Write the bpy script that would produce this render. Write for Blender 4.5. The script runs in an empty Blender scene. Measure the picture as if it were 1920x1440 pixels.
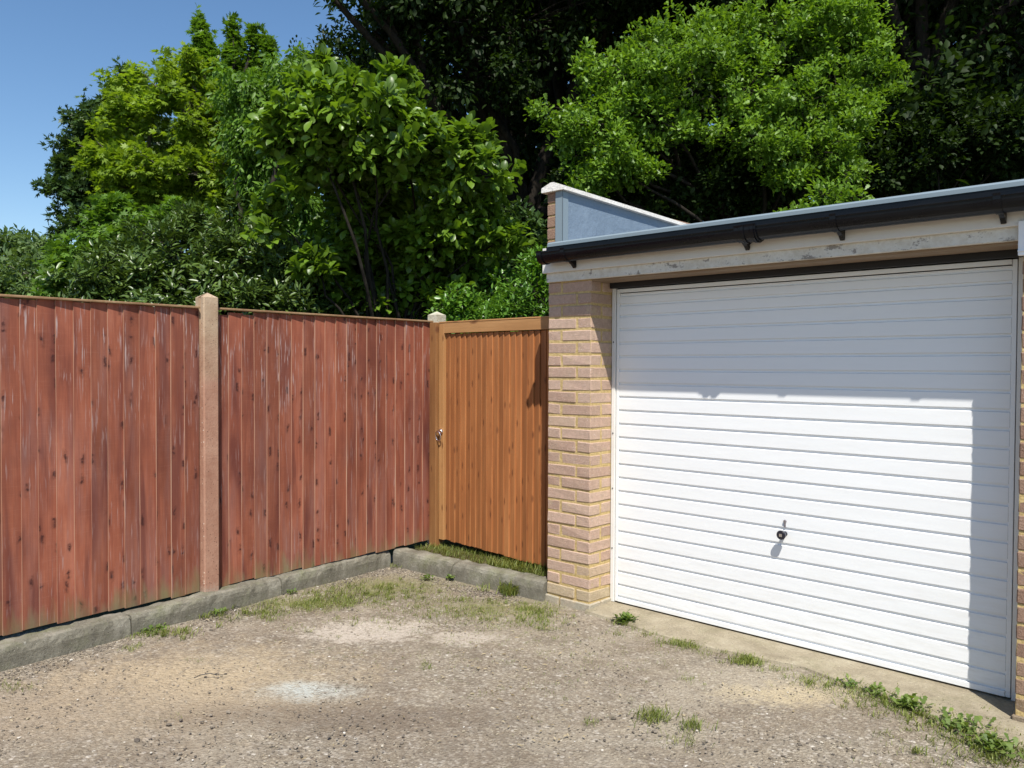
import bpy, bmesh, math, random
import numpy as np
from mathutils import Vector, Matrix, noise
random.seed(7); rng = np.random.default_rng(7)
R = math.radians
scene = bpy.context.scene
COL = scene.collection

# ------------------------------------------------------------------ camera
CAM = np.array([3.3295, -3.8493, 1.4646]); FPX = 1522.4
yaw, pit, rol = R(43.3971), R(1.1981), R(0.2509)
FW = np.array([-math.sin(yaw)*math.cos(pit), math.cos(yaw)*math.cos(pit), -math.sin(pit)])
r0 = np.array([math.cos(yaw), math.sin(yaw), 0.0]); u0 = np.cross(r0, FW)
RT = r0*math.cos(rol)+u0*math.sin(rol); UP = -r0*math.sin(rol)+u0*math.cos(rol)
cd = bpy.data.cameras.new('Camera'); cam = bpy.data.objects.new('Camera', cd); COL.objects.link(cam)
m = Matrix.Identity(4)
for i in range(3):
    m[i][0], m[i][1], m[i][2], m[i][3] = RT[i], UP[i], -FW[i], CAM[i]
cam.matrix_world = m
cd.sensor_width = 36; cd.lens = FPX/1920*36; cd.clip_end = 2000; cd.clip_start = 0.05
scene.camera = cam

# ------------------------------------------------------------------ light
AZ, EL = R(47.4), R(55.4)
SUN = Vector((math.sin(AZ)*math.cos(EL), -math.cos(AZ)*math.cos(EL), math.sin(EL)))
w = bpy.data.worlds.new('World'); scene.world = w; w.use_nodes = True
nt = w.node_tree; bg = nt.nodes['Background']
sky = nt.nodes.new('ShaderNodeTexSky'); sky.sky_type = 'NISHITA'; sky.sun_disc = False
sky.sun_elevation = EL; sky.sun_rotation = math.pi-AZ
sky.air_density = 1.0; sky.dust_density = 0.2; sky.ozone_density = 1.8
hs = nt.nodes.new('ShaderNodeHueSaturation'); hs.inputs['Saturation'].default_value = 1.15
nt.links.new(sky.outputs[0], hs.inputs['Color']); nt.links.new(hs.outputs[0], bg.inputs[0]); bg.inputs[1].default_value = 0.102
sl = bpy.data.lights.new('sun', 'SUN'); sl.energy = 4.8; sl.angle = R(0.53); sl.color = (1, .955, .88)
so = bpy.data.objects.new('sun', sl); COL.objects.link(so)
so.rotation_euler = SUN.to_track_quat('Z', 'Y').to_euler(); so.location = (10, -10, 20)
vs = scene.view_settings
vs.view_transform = 'Standard'; vs.look = 'None'; vs.gamma = 1; vs.use_curve_mapping = False
vs.exposure = 0.50
try:
    scene.cycles.max_bounces = 8; scene.cycles.transparent_max_bounces = 8
except Exception: pass

# ------------------------------------------------------------------ helpers
def at(px, py, dist):
    return CAM + (FW + RT*(px-960)/FPX - UP*(py-720)/FPX)*dist
def onz(px, py, z=0.0):
    d = FW + RT*(px-960)/FPX - UP*(py-720)/FPX
    return CAM + d*(z-CAM[2])/d[2]

class MB:
    def __init__(s): s.v=[]; s.f=[]; s.m=[]; s.r=[]
    def add(s, vs, fs, mat=0, rnd=0.0):
        o=len(s.v); s.v.extend([tuple(map(float,a)) for a in vs])
        for k,f in enumerate(fs):
            s.f.append([i+o for i in f]); s.m.append(mat[k] if isinstance(mat,(list,tuple)) else mat); s.r.append(rnd)
    def box(s,x0,x1,y0,y1,z0,z1,mat=0,rnd=0.0,c=0.0,jit=0.0,M=None):
        if c>0:
            V=[]
            for sx in (0,1):
                for sy in (0,1):
                    for sz in (0,1):
                        X=(x0,x1)[sx];Y=(y0,y1)[sy];Z=(z0,z1)[sz]
                        dx=c if sx==0 else -c; dy=c if sy==0 else -c; dz=c if sz==0 else -c
                        j=[random.uniform(-jit,jit) for _ in range(3)]
                        V+= [(X+j[0],Y+dy+j[1],Z+dz+j[2]),(X+dx+j[0],Y+j[1],Z+dz+j[2]),(X+dx+j[0],Y+dy+j[1],Z+j[2])]
            F=CBF
        else:
            V=[(x0,y0,z0),(x1,y0,z0),(x1,y1,z0),(x0,y1,z0),(x0,y0,z1),(x1,y0,z1),(x1,y1,z1),(x0,y1,z1)]
            F=[(0,3,2,1),(4,5,6,7),(0,1,5,4),(1,2,6,5),(2,3,7,6),(3,0,4,7)]
        if M is not None: V=[tuple(M@Vector(a)) for a in V]
        s.add(V,F,mat,rnd)
    def tube(s,pts,rad,n=8,mat=0,rnd=0.0,cap=True):
        pts=[Vector(p) for p in pts]; V=[];F=[]
        if not hasattr(rad,'__len__'): rad=[rad]*len(pts)
        ref=Vector((0.123,0.31,1)).normalized()
        for i,p in enumerate(pts):
            t=(pts[min(i+1,len(pts)-1)]-pts[max(i-1,0)]).normalized()
            a=t.cross(ref)
            if a.length<1e-3: a=t.cross(Vector((1,0,0)))
            a.normalize(); b=t.cross(a)
            for k in range(n):
                an=2*math.pi*k/n; V.append(p+(a*math.cos(an)+b*math.sin(an))*rad[i])
        for i in range(len(pts)-1):
            for k in range(n):
                F.append((i*n+k,i*n+(k+1)%n,(i+1)*n+(k+1)%n,(i+1)*n+k))
        if cap: F.append(tuple(range(n))[::-1]); F.append(tuple((len(pts)-1)*n+k for k in range(n)))
        s.add(V,F,mat,rnd)
    def extr(s,prof,axis,a0,a1,mat=0,rnd=0.0,cap=True,close=True):
        # prof: list of 2D points; axis 'x': prof=(y,z); 'y': (x,z); 'z': (x,y)
        n=len(prof)
        def P(q,a): return {'x':(a,q[0],q[1]),'y':(q[0],a,q[1]),'z':(q[0],q[1],a)}[axis]
        V=[P(q,a0) for q in prof]+[P(q,a1) for q in prof]
        F=[(i,(i+1)%n,(i+1)%n+n,i+n) for i in range(n if close else n-1)]
        if cap and close: F+= [tuple(range(n))[::-1], tuple(range(n,2*n))]
        s.add(V,F,mat,rnd)
    def build(s,name,mats,parent=None,smooth=False,fixn=True):
        me=bpy.data.meshes.new(name); me.from_pydata(s.v,[],s.f)
        if not isinstance(mats,(list,tuple)): mats=[mats]
        for mt in mats: me.materials.append(mt)
        me.polygons.foreach_set('material_index',s.m)
        at_=me.attributes.new('rnd','FLOAT','FACE'); at_.data.foreach_set('value',s.r)
        if fixn:
            bm=bmesh.new(); bm.from_mesh(me); bmesh.ops.recalc_face_normals(bm,faces=bm.faces); bm.to_mesh(me); bm.free()
        if smooth: me.polygons.foreach_set('use_smooth',[True]*len(me.polygons))
        me.update()
        o=bpy.data.objects.new(name,me); COL.objects.link(o)
        if parent: o.parent=parent
        return o
def _cbf():
    bm=bmesh.new(); V=[]
    for sx in (0,1):
        for sy in (0,1):
            for sz in (0,1):
                for k in range(3):
                    p=[sx,sy,sz]
                    for q in range(3):
                        if q!=k: p[q]+= .2 if p[q]==0 else -.2
                    V.append(bm.verts.new(p))
    for i,v in enumerate(V): v.index=i
    bmesh.ops.convex_hull(bm,input=bm.verts)
    bmesh.ops.dissolve_limit(bm,angle_limit=.01,verts=bm.verts,edges=bm.edges)
    F=[[v.index for v in f.verts] for f in bm.faces]
    bm.free(); return F
CBF=_cbf()
def tag(o,label=None,cat=None,group=None,kind=None):
    if label: o['label']=label
    if cat: o['category']=cat
    if group: o['group']=group
    if kind: o['kind']=kind
    return o
def empty(name,loc=(0,0,0),rz=0):
    o=bpy.data.objects.new(name,None); COL.objects.link(o); o.location=loc; o.rotation_euler.z=rz
    o.empty_display_size=.1; return o
def reparent_world(o,par):       # mesh authored in world coordinates, thing's Empty away from the origin
    loc=Vector(par.location)
    o.parent=par
    M=Matrix.Rotation(-par.rotation_euler.z,4,'Z')@Matrix.Translation(-loc)
    o.data.transform(M)
    return o

# ------------------------------------------------------------------ materials
class N:
    def __init__(s,name):
        s.m=bpy.data.materials.new(name); s.m.use_nodes=True; s.t=s.m.node_tree
        s.b=s.t.nodes['Principled BSDF']; s.out=s.t.nodes['Material Output']
    def n(s,t,**k):
        x=s.t.nodes.new(t)
        for a,b in k.items(): setattr(x,a,b)
        return x
    def l(s,a,b): s.t.links.new(a,b)
    def co(s,scale=(1,1,1),kind='Object',loc=(0,0,0)):
        tc=s.n('ShaderNodeTexCoord'); mp=s.n('ShaderNodeMapping')
        mp.inputs['Scale'].default_value=scale; mp.inputs['Location'].default_value=loc
        s.l(tc.outputs[kind],mp.inputs[0]); return mp.outputs[0]
    def noise(s,vec,scale,detail=4,rough=.55,dist=0):
        x=s.n('ShaderNodeTexNoise'); x.inputs['Scale'].default_value=scale; x.inputs['Detail'].default_value=detail
        x.inputs['Roughness'].default_value=rough; x.inputs['Distortion'].default_value=dist
        s.l(vec,x.inputs['Vector']); return x.outputs['Fac']
    def vor(s,vec,scale,feature='F1',rnd=1.0,out='Distance'):
        x=s.n('ShaderNodeTexVoronoi',feature=feature); x.inputs['Scale'].default_value=scale
        x.inputs['Randomness'].default_value=rnd; s.l(vec,x.inputs['Vector']); return x.outputs[out]
    def ramp(s,fac,stops,interp='LINEAR'):
        x=s.n('ShaderNodeValToRGB'); x.color_ramp.interpolation=interp
        e=x.color_ramp.elements
        while len(e)<len(stops): e.new(.5)
        for i,(p,c) in enumerate(stops):
            e[i].position=p; e[i].color=(c if hasattr(c,'__len__') else (c,c,c))+(1,) if not(hasattr(c,'__len__') and len(c)==4) else c
        s.l(fac,x.inputs[0]); return x.outputs[0]
    def mix(s,fac,a,b,mode='MIX'):
        x=s.n('ShaderNodeMix',data_type='RGBA',blend_type=mode)
        for k,vv in ((0,fac),(6,a),(7,b)):
            if hasattr(vv,'is_linked') : s.l(vv,x.inputs[k])
            else: x.inputs[k].default_value = vv if k==0 else tuple(vv)+(1,)
        return x.outputs[2]
    def math(s,op,a,b=None,c=None,clamp=False):
        x=s.n('ShaderNodeMath',operation=op,use_clamp=clamp)
        for k,vv in enumerate((a,b,c)):
            if vv is None: continue
            if hasattr(vv,'is_linked'): s.l(vv,x.inputs[k])
            else: x.inputs[k].default_value=vv
        return x.outputs[0]
    def sep(s,vec):
        x=s.n('ShaderNodeSeparateXYZ'); s.l(vec,x.inputs[0]); return x.outputs
    def comb(s,a,b,c):
        x=s.n('ShaderNodeCombineXYZ')
        for k,vv in enumerate((a,b,c)):
            if hasattr(vv,'is_linked'): s.l(vv,x.inputs[k])
            else: x.inputs[k].default_value=vv
        return x.outputs[0]
    def attr(s,name='rnd'):
        x=s.n('ShaderNodeAttribute'); x.attribute_name=name; return x.outputs['Fac']
    def bump(s,h,strength=.5,dist=.01,prev=None):
        x=s.n('ShaderNodeBump'); x.inputs['Strength'].default_value=strength; x.inputs['Distance'].default_value=dist
        s.l(h,x.inputs['Height'])
        if prev: s.l(prev,x.inputs['Normal'])
        s.l(x.outputs[0],s.b.inputs['Normal']); return x.outputs[0]
    gain=1.0
    def set(s,col=None,rough=None,metal=None,spec=None):
        if N.gain!=1.0 and hasattr(col,'is_linked'):
            x=s.n('ShaderNodeVectorMath',operation='SCALE'); x.inputs['Scale'].default_value=N.gain; s.l(col,x.inputs[0]); col=x.outputs[0]
        if col is not None:
            if hasattr(col,'is_linked'): s.l(col,s.b.inputs['Base Color'])
            else: s.b.inputs['Base Color'].default_value=tuple(col)+(1,)
        if rough is not None:
            if hasattr(rough,'is_linked'): s.l(rough,s.b.inputs['Roughness'])
            else: s.b.inputs['Roughness'].default_value=rough
        if metal is not None: s.b.inputs['Metallic'].default_value=metal
        if spec is not None: s.b.inputs['Specular IOR Level'].default_value=spec
        return s.m

def hsv(s,col,fac_v,lo,hi):
    x=s.n('ShaderNodeMapRange'); s.l(fac_v,x.inputs[0]); x.inputs[3].default_value=lo; x.inputs[4].default_value=hi
    h=s.n('ShaderNodeHueSaturation'); s.l(x.outputs[0],h.inputs['Value']); s.l(col,h.inputs['Color']); return h.outputs[0]

def mat_fence():
    s=N('weathered_red_stain'); r=s.attr()
    g=s.co((1,1,1)); oi=s.n('ShaderNodeObjectInfo'); av=s.n('ShaderNodeVectorMath',operation='ADD'); s.l(g,av.inputs[0]); s.l(s.comb(0.0,s.math('MULTIPLY',oi.outputs['Random'],23.0),0.0),av.inputs[1]); g=av.outputs[0]
    def sh(sc):
        q=s.n('ShaderNodeMapping'); q.inputs['Scale'].default_value=sc; s.l(g,q.inputs[0]); return q.outputs[0]
    x,y,z=s.sep(g)[:3]
    off=s.math('MULTIPLY',r,37.0)
    vb=s.comb(s.math('MULTIPLY',x,1.0),s.math('ADD',y,off),z)
    def mp(vec,sc):
        q=s.n('ShaderNodeMapping'); q.inputs['Scale'].default_value=sc; s.l(vec,q.inputs[0]); return q.outputs[0]
    grain=s.noise(mp(vb,(30,55,2.0)),1.0,5,.6,.6)
    blot=s.noise(mp(vb,(2,5,1.6)),1.0,4,.6)
    base=s.ramp(blot,[(.25,(.14,.044,.026)),(.5,(.26,.083,.046)),(.75,(.345,.13,.078))])
    wide=s.noise(sh((1,1,.7)),1.7,5,.65); base=s.mix(s.ramp(wide,[(.5,0.0),(.74,.65)]),base,(.13,.042,.03))
    saw=s.noise(sh((2,5,160)),1.0,2,.5); base=s.mix(s.ramp(saw,[(.55,0.0),(.8,.2)]),base,(.34,.17,.12))
    base=s.mix(s.ramp(grain,[(.35,.0),(.75,.55)]),base,(.14,.036,.024))
    base=hsv(s,base,s.math('FRACT',s.math('MULTIPLY',r,7.13)),.80,1.15)
    gr=s.noise(mp(vb,(3,7,.8)),1.0,4,.65); base=s.mix(s.ramp(gr,[(.5,0.0),(.8,.55)]),base,(.20,.13,.125))
    # dark damp streaks
    st=s.noise(mp(vb,(3,9,.9)),1.0,3,.5,.8)
    base=s.mix(s.ramp(st,[(.52,0.0),(.68,.75)]),base,(.10,.028,.022))
    # knots
    _,ky,kz=s.sep(mp(vb,(1,13,7.5)))[:3]; kv=s.comb(ky,s.math('ADD',kz,s.math('MULTIPLY',s.noise(mp(vb,(25,25,25)),1.0,3),1.1)),0.0)
    def v2(out):
        x_=s.n('ShaderNodeTexVoronoi',voronoi_dimensions='2D'); x_.inputs['Scale'].default_value=1.0; x_.inputs['Randomness'].default_value=.95; s.l(kv,x_.inputs['Vector']); return x_.outputs[out]
    kd=v2('Distance'); kr=s.sep(v2('Color'))[0]
    km=s.math('MULTIPLY',s.ramp(kd,[(.03,1.0),(.09,.7),(.16,.25),(.30,0.0)]),s.ramp(kr,[(.62,0.0),(.66,.95)],'LINEAR'))
    base=s.mix(km,base,(.045,.014,.012))
    # bleached scratches, more at top
    sc=s.noise(mp(vb,(60,110,6)),1.0,3,.55,.3); sp=s.noise(mp(vb,(2,6,2.2)),1.0,2)
    top=s.ramp(z,[(0.0,0.1),(.70,0.16),(1.0,.9)])  # object z in 0..2 handled below
    zt=s.math('MULTIPLY',z,.55); top=s.ramp(zt,[(.0,.35),(.6,.45),(.9,1.2)])
    sm=s.math('MULTIPLY',s.ramp(sc,[(.58,0.0),(.66,1.0)]),s.math('MULTIPLY',s.ramp(sp,[(.42,0.0),(.62,1.0)]),top))
    base=s.mix(sm,base,(.36,.27,.25))
    # green and bleached foot
    n2=s.noise(mp(vb,(3,14,3)),1.0,4); foot=s.math('ADD',s.math('MULTIPLY',z,-2.3),s.math('MULTIPLY',n2,1.25))
    fm=s.ramp(foot,[(.14,0.0),(.52,.75)])
    base=s.mix(fm,base,s.mix(s.noise(g,6,2),(.21,.17,.12),(.15,.16,.045)))
    s.set(base,.75,spec=.25)
    b1=s.bump(grain,.35,.004); s.bump(km,.3,.003,b1)
    return s.m
def mat_edge():
    s=N('worn_sunlit_board_edge'); g=s.co((20,20,2))
    n=s.noise(g,1.0,4); s.set(s.ramp(n,[(.3,(.22,.09,.055)),(.55,(.36,.21,.14)),(.8,(.42,.31,.22))]),.8,spec=.2); return s.m  # pale tan: bare worn wood, with the sun it catches painted in
def mat_wood(name,cols,rough=.65,axis='z',knots=True,grain_dark=(.2,.08,.02)):
    s=N(name); r=s.attr(); g=s.co((1,1,1)); x,y,z=s.sep(g)[:3]; off=s.math('MULTIPLY',r,31.0)
    def mp(vec,sc):
        q=s.n('ShaderNodeMapping'); q.inputs['Scale'].default_value=sc; s.l(vec,q.inputs[0]); return q.outputs[0]
    vb=s.comb(s.math('ADD',x,off),y,z)
    a,b,c=((60,60,2.2) if axis=='z' else (2.2,60,60))
    grain=s.noise(mp(vb,(a,b,c)),1.0,5,.6,.8)
    bl=s.noise(mp(vb,(6,6,1.2) if axis=='z' else (1.2,6,6)),1.0,4)
    base=s.ramp(bl,[(.25,cols[0]),(.5,cols[1]),(.78,cols[2])])
    base=s.mix(s.ramp(grain,[(.4,0.0),(.75,.5)]),base,grain_dark)
    base=hsv(s,base,s.math('FRACT',s.math('MULTIPLY',r,9.17)),.78,1.2)
    h=grain
    if knots:
        q_=s.sep(mp(vb,(19,1,6.0) if axis=='z' else (4,1,13))); kv=s.comb(q_[0],q_[2],0.0)
        def v2(out):
            x_=s.n('ShaderNodeTexVoronoi',voronoi_dimensions='2D'); x_.inputs['Scale'].default_value=1.0; x_.inputs['Randomness'].default_value=.55; s.l(kv,x_.inputs['Vector']); return x_.outputs[out]
        kd=v2('Distance'); kr=s.sep(v2('Color'))[0]
        km=s.math('MULTIPLY',s.ramp(kd,[(.04,1.0),(.11,.7),(.2,0.0)]),s.ramp(kr,[(.70,0.0),(.76,.75)]))
        base=s.mix(km,base,(.09,.03,.012))
    s.set(base,rough,spec=.3); s.bump(h,.3,.003); return s.m
def mat_brick(name='brick',tint=(1,1,1)):
    s=N(name); r=s.attr(); g=s.co()
    n=s.noise(g,38,5,.7); n2=s.noise(g,9,3)
    c=s.ramp(r,[(0.0,(.37,.245,.185)),(.35,(.44,.30,.23)),(.7,(.50,.355,.275)),(.82,(.46,.34,.23)),(.9,(.43,.35,.225)),(1.0,(.35,.33,.26))])
    c=s.mix(s.ramp(n2,[(.3,0.0),(.75,.45)]),c,(.40,.30,.215))
    c=hsv(s,c,n,.6,1.25)
    sp=s.noise(g,210,2,.5); c=s.mix(s.ramp(sp,[(.66,0.0),(.71,.75)]),c,(.66,.60,.55))
    dk=s.noise(g,160,2,.5); c=s.mix(s.ramp(dk,[(.68,0.0),(.73,.7)]),c,(.10,.06,.05))
    # pale mortar smears
    sm=s.noise(g,14,4,.6); c=s.mix(s.ramp(sm,[(.60,0.0),(.72,.5)]),c,(.46,.36,.22))
    if tint!=(1,1,1): c=s.mix(1.0,c,tint,'MULTIPLY')
    s.set(c,.9,spec=.15); s.bump(s.noise(g,120,5,.7),.9,.006); return s.m
def mat_mortar():
    s=N('sandy_mortar'); g=s.co(); n=s.noise(g,60,5,.7)
    c=s.ramp(n,[(.3,(.31,.22,.09)),(.55,(.47,.35,.16)),(.8,(.54,.43,.24))]); s.set(c,.95,spec=.1); s.bump(n,.9,.006); return s.m
def mat_conc(name,cols,moss=.0,speck=True,lich=True,sc=1.0):
    s=N(name); g=s.co(); n=s.noise(g,7*sc,6,.65); n2=s.noise(g,70*sc,4,.7)
    c=s.ramp(n,[(.28,cols[0]),(.52,cols[1]),(.75,cols[2])])
    c=hsv(s,c,n2,.62,1.35)
    if speck:
        v=s.noise(g,150,2,.5); c=s.mix(s.ramp(v,[(.68,0.0),(.74,.7)]),c,(.45,.42,.36))
        v2=s.noise(g,110,2,.5); c=s.mix(s.ramp(v2,[(.66,0.0),(.73,.8)]),c,(.03,.028,.025))
    if lich:
        l=s.noise(g,19,5,.75); c=s.mix(s.ramp(l,[(.66,0.0),(.71,.7)]),c,(.42,.42,.38))
    if moss>0:
        mo=s.noise(g,5,5,.7); c=s.mix(s.ramp(mo,[(.5,0.0),(.75,moss)]),c,(.10,.12,.03))
    s.set(c,.92,spec=.15); s.bump(n2,.8,.006); return s.m
def mat_white(name,col,dirt=.2,rough=.4,dirtcol=(.35,.27,.17),bump=0.0):
    s=N(name); g=s.co(); n=s.noise(g,3,6,.7); n2=s.noise(s.co((2,2,14)),6,4,.6)
    c=s.mix(s.ramp(n,[(.45,0.0),(.85,dirt)]),col,dirtcol)
    c=s.mix(s.ramp(n2,[(.6,0.0),(.9,dirt*.6)]),c,dirtcol)
    s.set(c,rough,spec=.4)
    if bump: s.bump(n,bump,.01)
    return s.m
LG=1.42
def mat_leaf(name,dark,lit,trans=.35,rough=.45,spec=.4,tr=None):
    s=N(name); r=s.attr('rnd'); g=s.co()
    dark=tuple(a*LG for a in dark); lit=tuple(a*LG for a in lit)
    c=s.ramp(r,[(0.0,dark),(.55,tuple((a+b)/2 for a,b in zip(dark,lit))),(1.0,lit)])
    big=s.noise(g,.9,3); c=hsv(s,c,big,.72,1.3)
    s.set(c,rough,spec=spec)
    t=s.n('ShaderNodeBsdfTranslucent')
    tc=s.mix(1.0,c,tr or (1.0,1.0,.35),'MULTIPLY'); 
    gm=s.n('ShaderNodeHueSaturation'); gm.inputs['Value'].default_value=1.5; s.l(tc,gm.inputs['Color']); s.l(gm.outputs[0],t.inputs[0])
    mx=s.n('ShaderNodeMixShader'); mx.inputs[0].default_value=trans
    s.l(s.b.outputs[0],mx.inputs[1]); s.l(t.outputs[0],mx.inputs[2]); s.l(mx.outputs[0],s.out.inputs[0]); return s.m
def mat_bark(name,a,b):
    s=N(name); g=s.co((1,1,.35)); n=s.noise(g,14,6,.7); s.set(s.ramp(n,[(.3,a),(.7,b)]),.9,spec=.15); s.bump(n,1.0,.03); return s.m

def mat_ground():
    s=N('worn_gravelly_tarmac'); g=s.co(); X,Y,Z=s.sep(g)[:3]
    v1=s.n('ShaderNodeTexVoronoi'); v1.inputs['Scale'].default_value=62; s.l(g,v1.inputs['Vector'])
    v2=s.n('ShaderNodeTexVoronoi'); v2.inputs['Scale'].default_value=130; s.l(g,v2.inputs['Vector'])
    cr=s.sep(v1.outputs['Color'])[0]; cr2=s.sep(v2.outputs['Color'])[1]
    stone=s.ramp(cr,[(0.0,(.125,.108,.085)),(.4,(.185,.162,.128)),(.75,(.24,.213,.172)),(.95,(.31,.28,.235)),(1.0,(.44,.41,.36))])
    fine=s.ramp(cr2,[(0.0,(.105,.084,.058)),(.5,(.18,.15,.11)),(.9,(.25,.215,.16)),(1.0,(.42,.38,.30))])
    big=s.noise(g,1.5,5,.65); med=s.noise(g,9,4,.6)
    c=s.mix(s.ramp(med,[(.38,.15),(.6,.85)]),fine,stone)
    gap=s.ramp(v1.outputs['Distance'],[(.4,0.0),(.8,.6)])
    c=s.mix(gap,c,(.12,.095,.07))
    c=s.mix(s.ramp(big,[(.42,0.0),(.7,.5)]),c,(.13,.10,.072))
    c=hsv(s,c,s.noise(g,26,5,.75),.72,1.28); c=s.mix(s.ramp(s.noise(g,.9,6,.75),[(.5,0.0),(.62,.45)]),c,(.27,.235,.18)); c=s.mix(s.ramp(s.noise(s.co((1,1,1),'Object',(5,3,0)),3.2,6,.75),[(.55,0.0),(.68,.6)]),c,(.10,.08,.058))
    ng=s.noise(g,3.4,6,.78); ng2=s.noise(g,19,6,.78)
    wob=s.math('ADD',s.math('MULTIPLY',ng,1.9),s.math('MULTIPLY',ng2,2.2))
    brk=s.ramp(s.math('ADD',s.math('MULTIPLY',cr,.5),s.noise(g,70,3,.7)),[(.40,.25),(.72,1.0)])
    def patch(cx,cy,rx,ry,rot,col,soft,amt,c):
        dx=s.math('SUBTRACT',X,cx); dy=s.math('SUBTRACT',Y,cy); ca,sa=math.cos(rot),math.sin(rot)
        a=s.math('DIVIDE',s.math('ADD',s.math('MULTIPLY',dx,ca),s.math('MULTIPLY',dy,sa)),rx)
        b=s.math('DIVIDE',s.math('SUBTRACT',s.math('MULTIPLY',dy,ca),s.math('MULTIPLY',dx,sa)),ry)
        d=s.math('SQRT',s.math('ADD',s.math('MULTIPLY',a,a),s.math('MULTIPLY',b,b)))
        d=s.math('ADD',d,s.math('SUBTRACT',wob,2.05))
        m=s.ramp(d,[(max(0,1-soft)*.5,amt),(.5+soft*.12,0.0)]); m=s.math('MULTIPLY',m,brk)
        return s.mix(m,c,col)
    # ramp input halves the distance so that the soft edge stays inside 0..1
    _ramp=s.ramp
    def half(f,st,i='LINEAR'):
        return _ramp(s.math('MULTIPLY',f,.5),st,i)
    s.ramp=half
    P=[onz(575,1292),onz(390,1270),onz(690,1182),onz(870,1195),onz(1480,1300),onz(170,1330),onz(620,1340),onz(1000,1100)]
    vang=math.radians(43.4)
    c=patch(P[1][0],P[1][1],.75,.45,vang,(.32,.255,.165),.8,.75,c)
    c=patch(P[5][0],P[5][1],1.1,.35,vang,(.25,.20,.14),.8,.6,c)
    c=patch(P[6][0],P[6][1],.8,.16,vang,(.09,.068,.05),.7,.6,c)
    c=patch(P[2][0],P[2][1],.40,.22,vang,(.34,.30,.25),.35,.9,c)
    c=patch(P[3][0],P[3][1],.22,.13,vang,(.33,.29,.24),.35,.8,c)
    c=patch(P[0][0],P[0][1],.25,.11,vang,(.30,.315,.29),.75,.85,c)
    c=patch(P[4][0],P[4][1],.35,.16,vang,(.34,.28,.18),.6,.7,c)
    for (px,py,rx,ry) in ((720,1095,.55,.28),(950,1135,.4,.2),(560,1130,.5,.12)):
        q=onz(px,py); c=patch(q[0],q[1],rx,ry,vang,(.13,.13,.045),.9,.75,c)
    s.ramp=_ramp
    # soil and ground cover beyond the forecourt
    far=s.ramp(s.math('ADD',s.math('MULTIPLY',Y,.5),.42),[(.55,0.0),(.6,1.0)])
    farx=s.ramp(s.math('SUBTRACT',s.math('MULTIPLY',X,-.5),.2),[(.60,0.0),(.64,1.0)])
    fm=s.math('MAXIMUM',far,farx)
    c=s.mix(fm,c,s.mix(s.noise(g,3,5),(.035,.03,.02),(.03,.05,.015)))
    s.set(c,.93,spec=.15)
    h=s.math('ADD',s.math('MULTIPLY',v1.outputs['Distance'],-.7),s.math('MULTIPLY',s.noise(g,60,4,.7),1.1))
    b=s.bump(h,.85,.009); s.bump(v2.outputs['Distance'],.5,.006,b)
    return s.m

N.gain=1.12
M_fence=mat_fence(); M_edge=mat_edge()
M_rail=mat_wood('weathered_rail',((.16,.09,.05),(.30,.19,.10),(.38,.27,.16)),.8,'y' if 0 else 'x',False)
M_gate=mat_wood('treated_orange_timber',((.25,.092,.030),(.345,.135,.045),(.44,.195,.072)),.7,'z',True,(.15,.05,.017))
M_gatef=mat_wood('planed_gate_frame',((.28,.14,.052),(.34,.175,.068),(.40,.22,.09)),.6,'x',True,(.2,.09,.03))
M_gstile=mat_wood('planed_gate_stile',((.28,.14,.052),(.34,.175,.068),(.40,.22,.09)),.6,'z',True,(.2,.09,.03))
M_gpost=mat_wood('gate_post_timber',((.17,.072,.026),(.28,.13,.045),(.37,.20,.078)),.75,'z',True,(.15,.05,.015))
M_brick=mat_brick(); M_brick2=mat_brick('red_brown_brick',(.58,.53,.50)); M_mortar=mat_mortar()
M_kerb=mat_conc('kerb_concrete',((.095,.087,.066),(.165,.153,.12),(.26,.243,.20)),.45)
M_slab=mat_conc('apron_concrete',((.19,.16,.11),(.27,.232,.165),(.34,.30,.22)),0.25,True,False)
def mat_post():
    s=N('stained_concrete_post'); g=s.co(); z=s.sep(g)[2]; n=s.noise(g,9,5,.65); n2=s.noise(g,90,3,.6)
    con=s.ramp(n,[(.3,(.30,.215,.14)),(.7,(.42,.325,.225))]); red=s.ramp(n,[(.3,(.25,.115,.078)),(.7,(.34,.185,.13))])
    f=s.math('ADD',s.math('MULTIPLY',z,.9),s.math('MULTIPLY',s.noise(g,6,4),.5))
    c=s.mix(s.ramp(s.math('MULTIPLY',f,.5),[(.72,.85),(.93,0.05)]),con,red)
    lo=s.math('MULTIPLY',z,1.0); c=s.mix(s.ramp(s.math('ADD',lo,s.math('MULTIPLY',n2,.12)),[(.13,.8),(.22,0.0)]),c,(.30,.27,.22))
    dk=s.vor(g,75); kr=s.sep(s.vor(g,75,'F1',1.0,'Color'))[0]
    pit_=s.math('MULTIPLY',s.ramp(dk,[(.15,1.0),(.3,0.0)]),s.ramp(kr,[(.78,0.0),(.8,1.0)]))
    c=s.mix(pit_,c,(.06,.03,.022))
    w=s.math('MULTIPLY',s.ramp(dk,[(.2,1.0),(.35,0.0)]),s.ramp(kr,[(.1,1.0),(.12,0.0)])); c=s.mix(w,c,(.55,.45,.36))
    s.set(c,.9,spec=.15); b=s.bump(pit_,-.8,.006) if False else s.bump(n2,.5,.004)
    return s.m
M_post=mat_post()
M_postw=mat_conc('whitened_post_top',((.34,.30,.22),(.45,.42,.33),(.55,.52,.44)),.2)
N.gain=1.0
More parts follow.
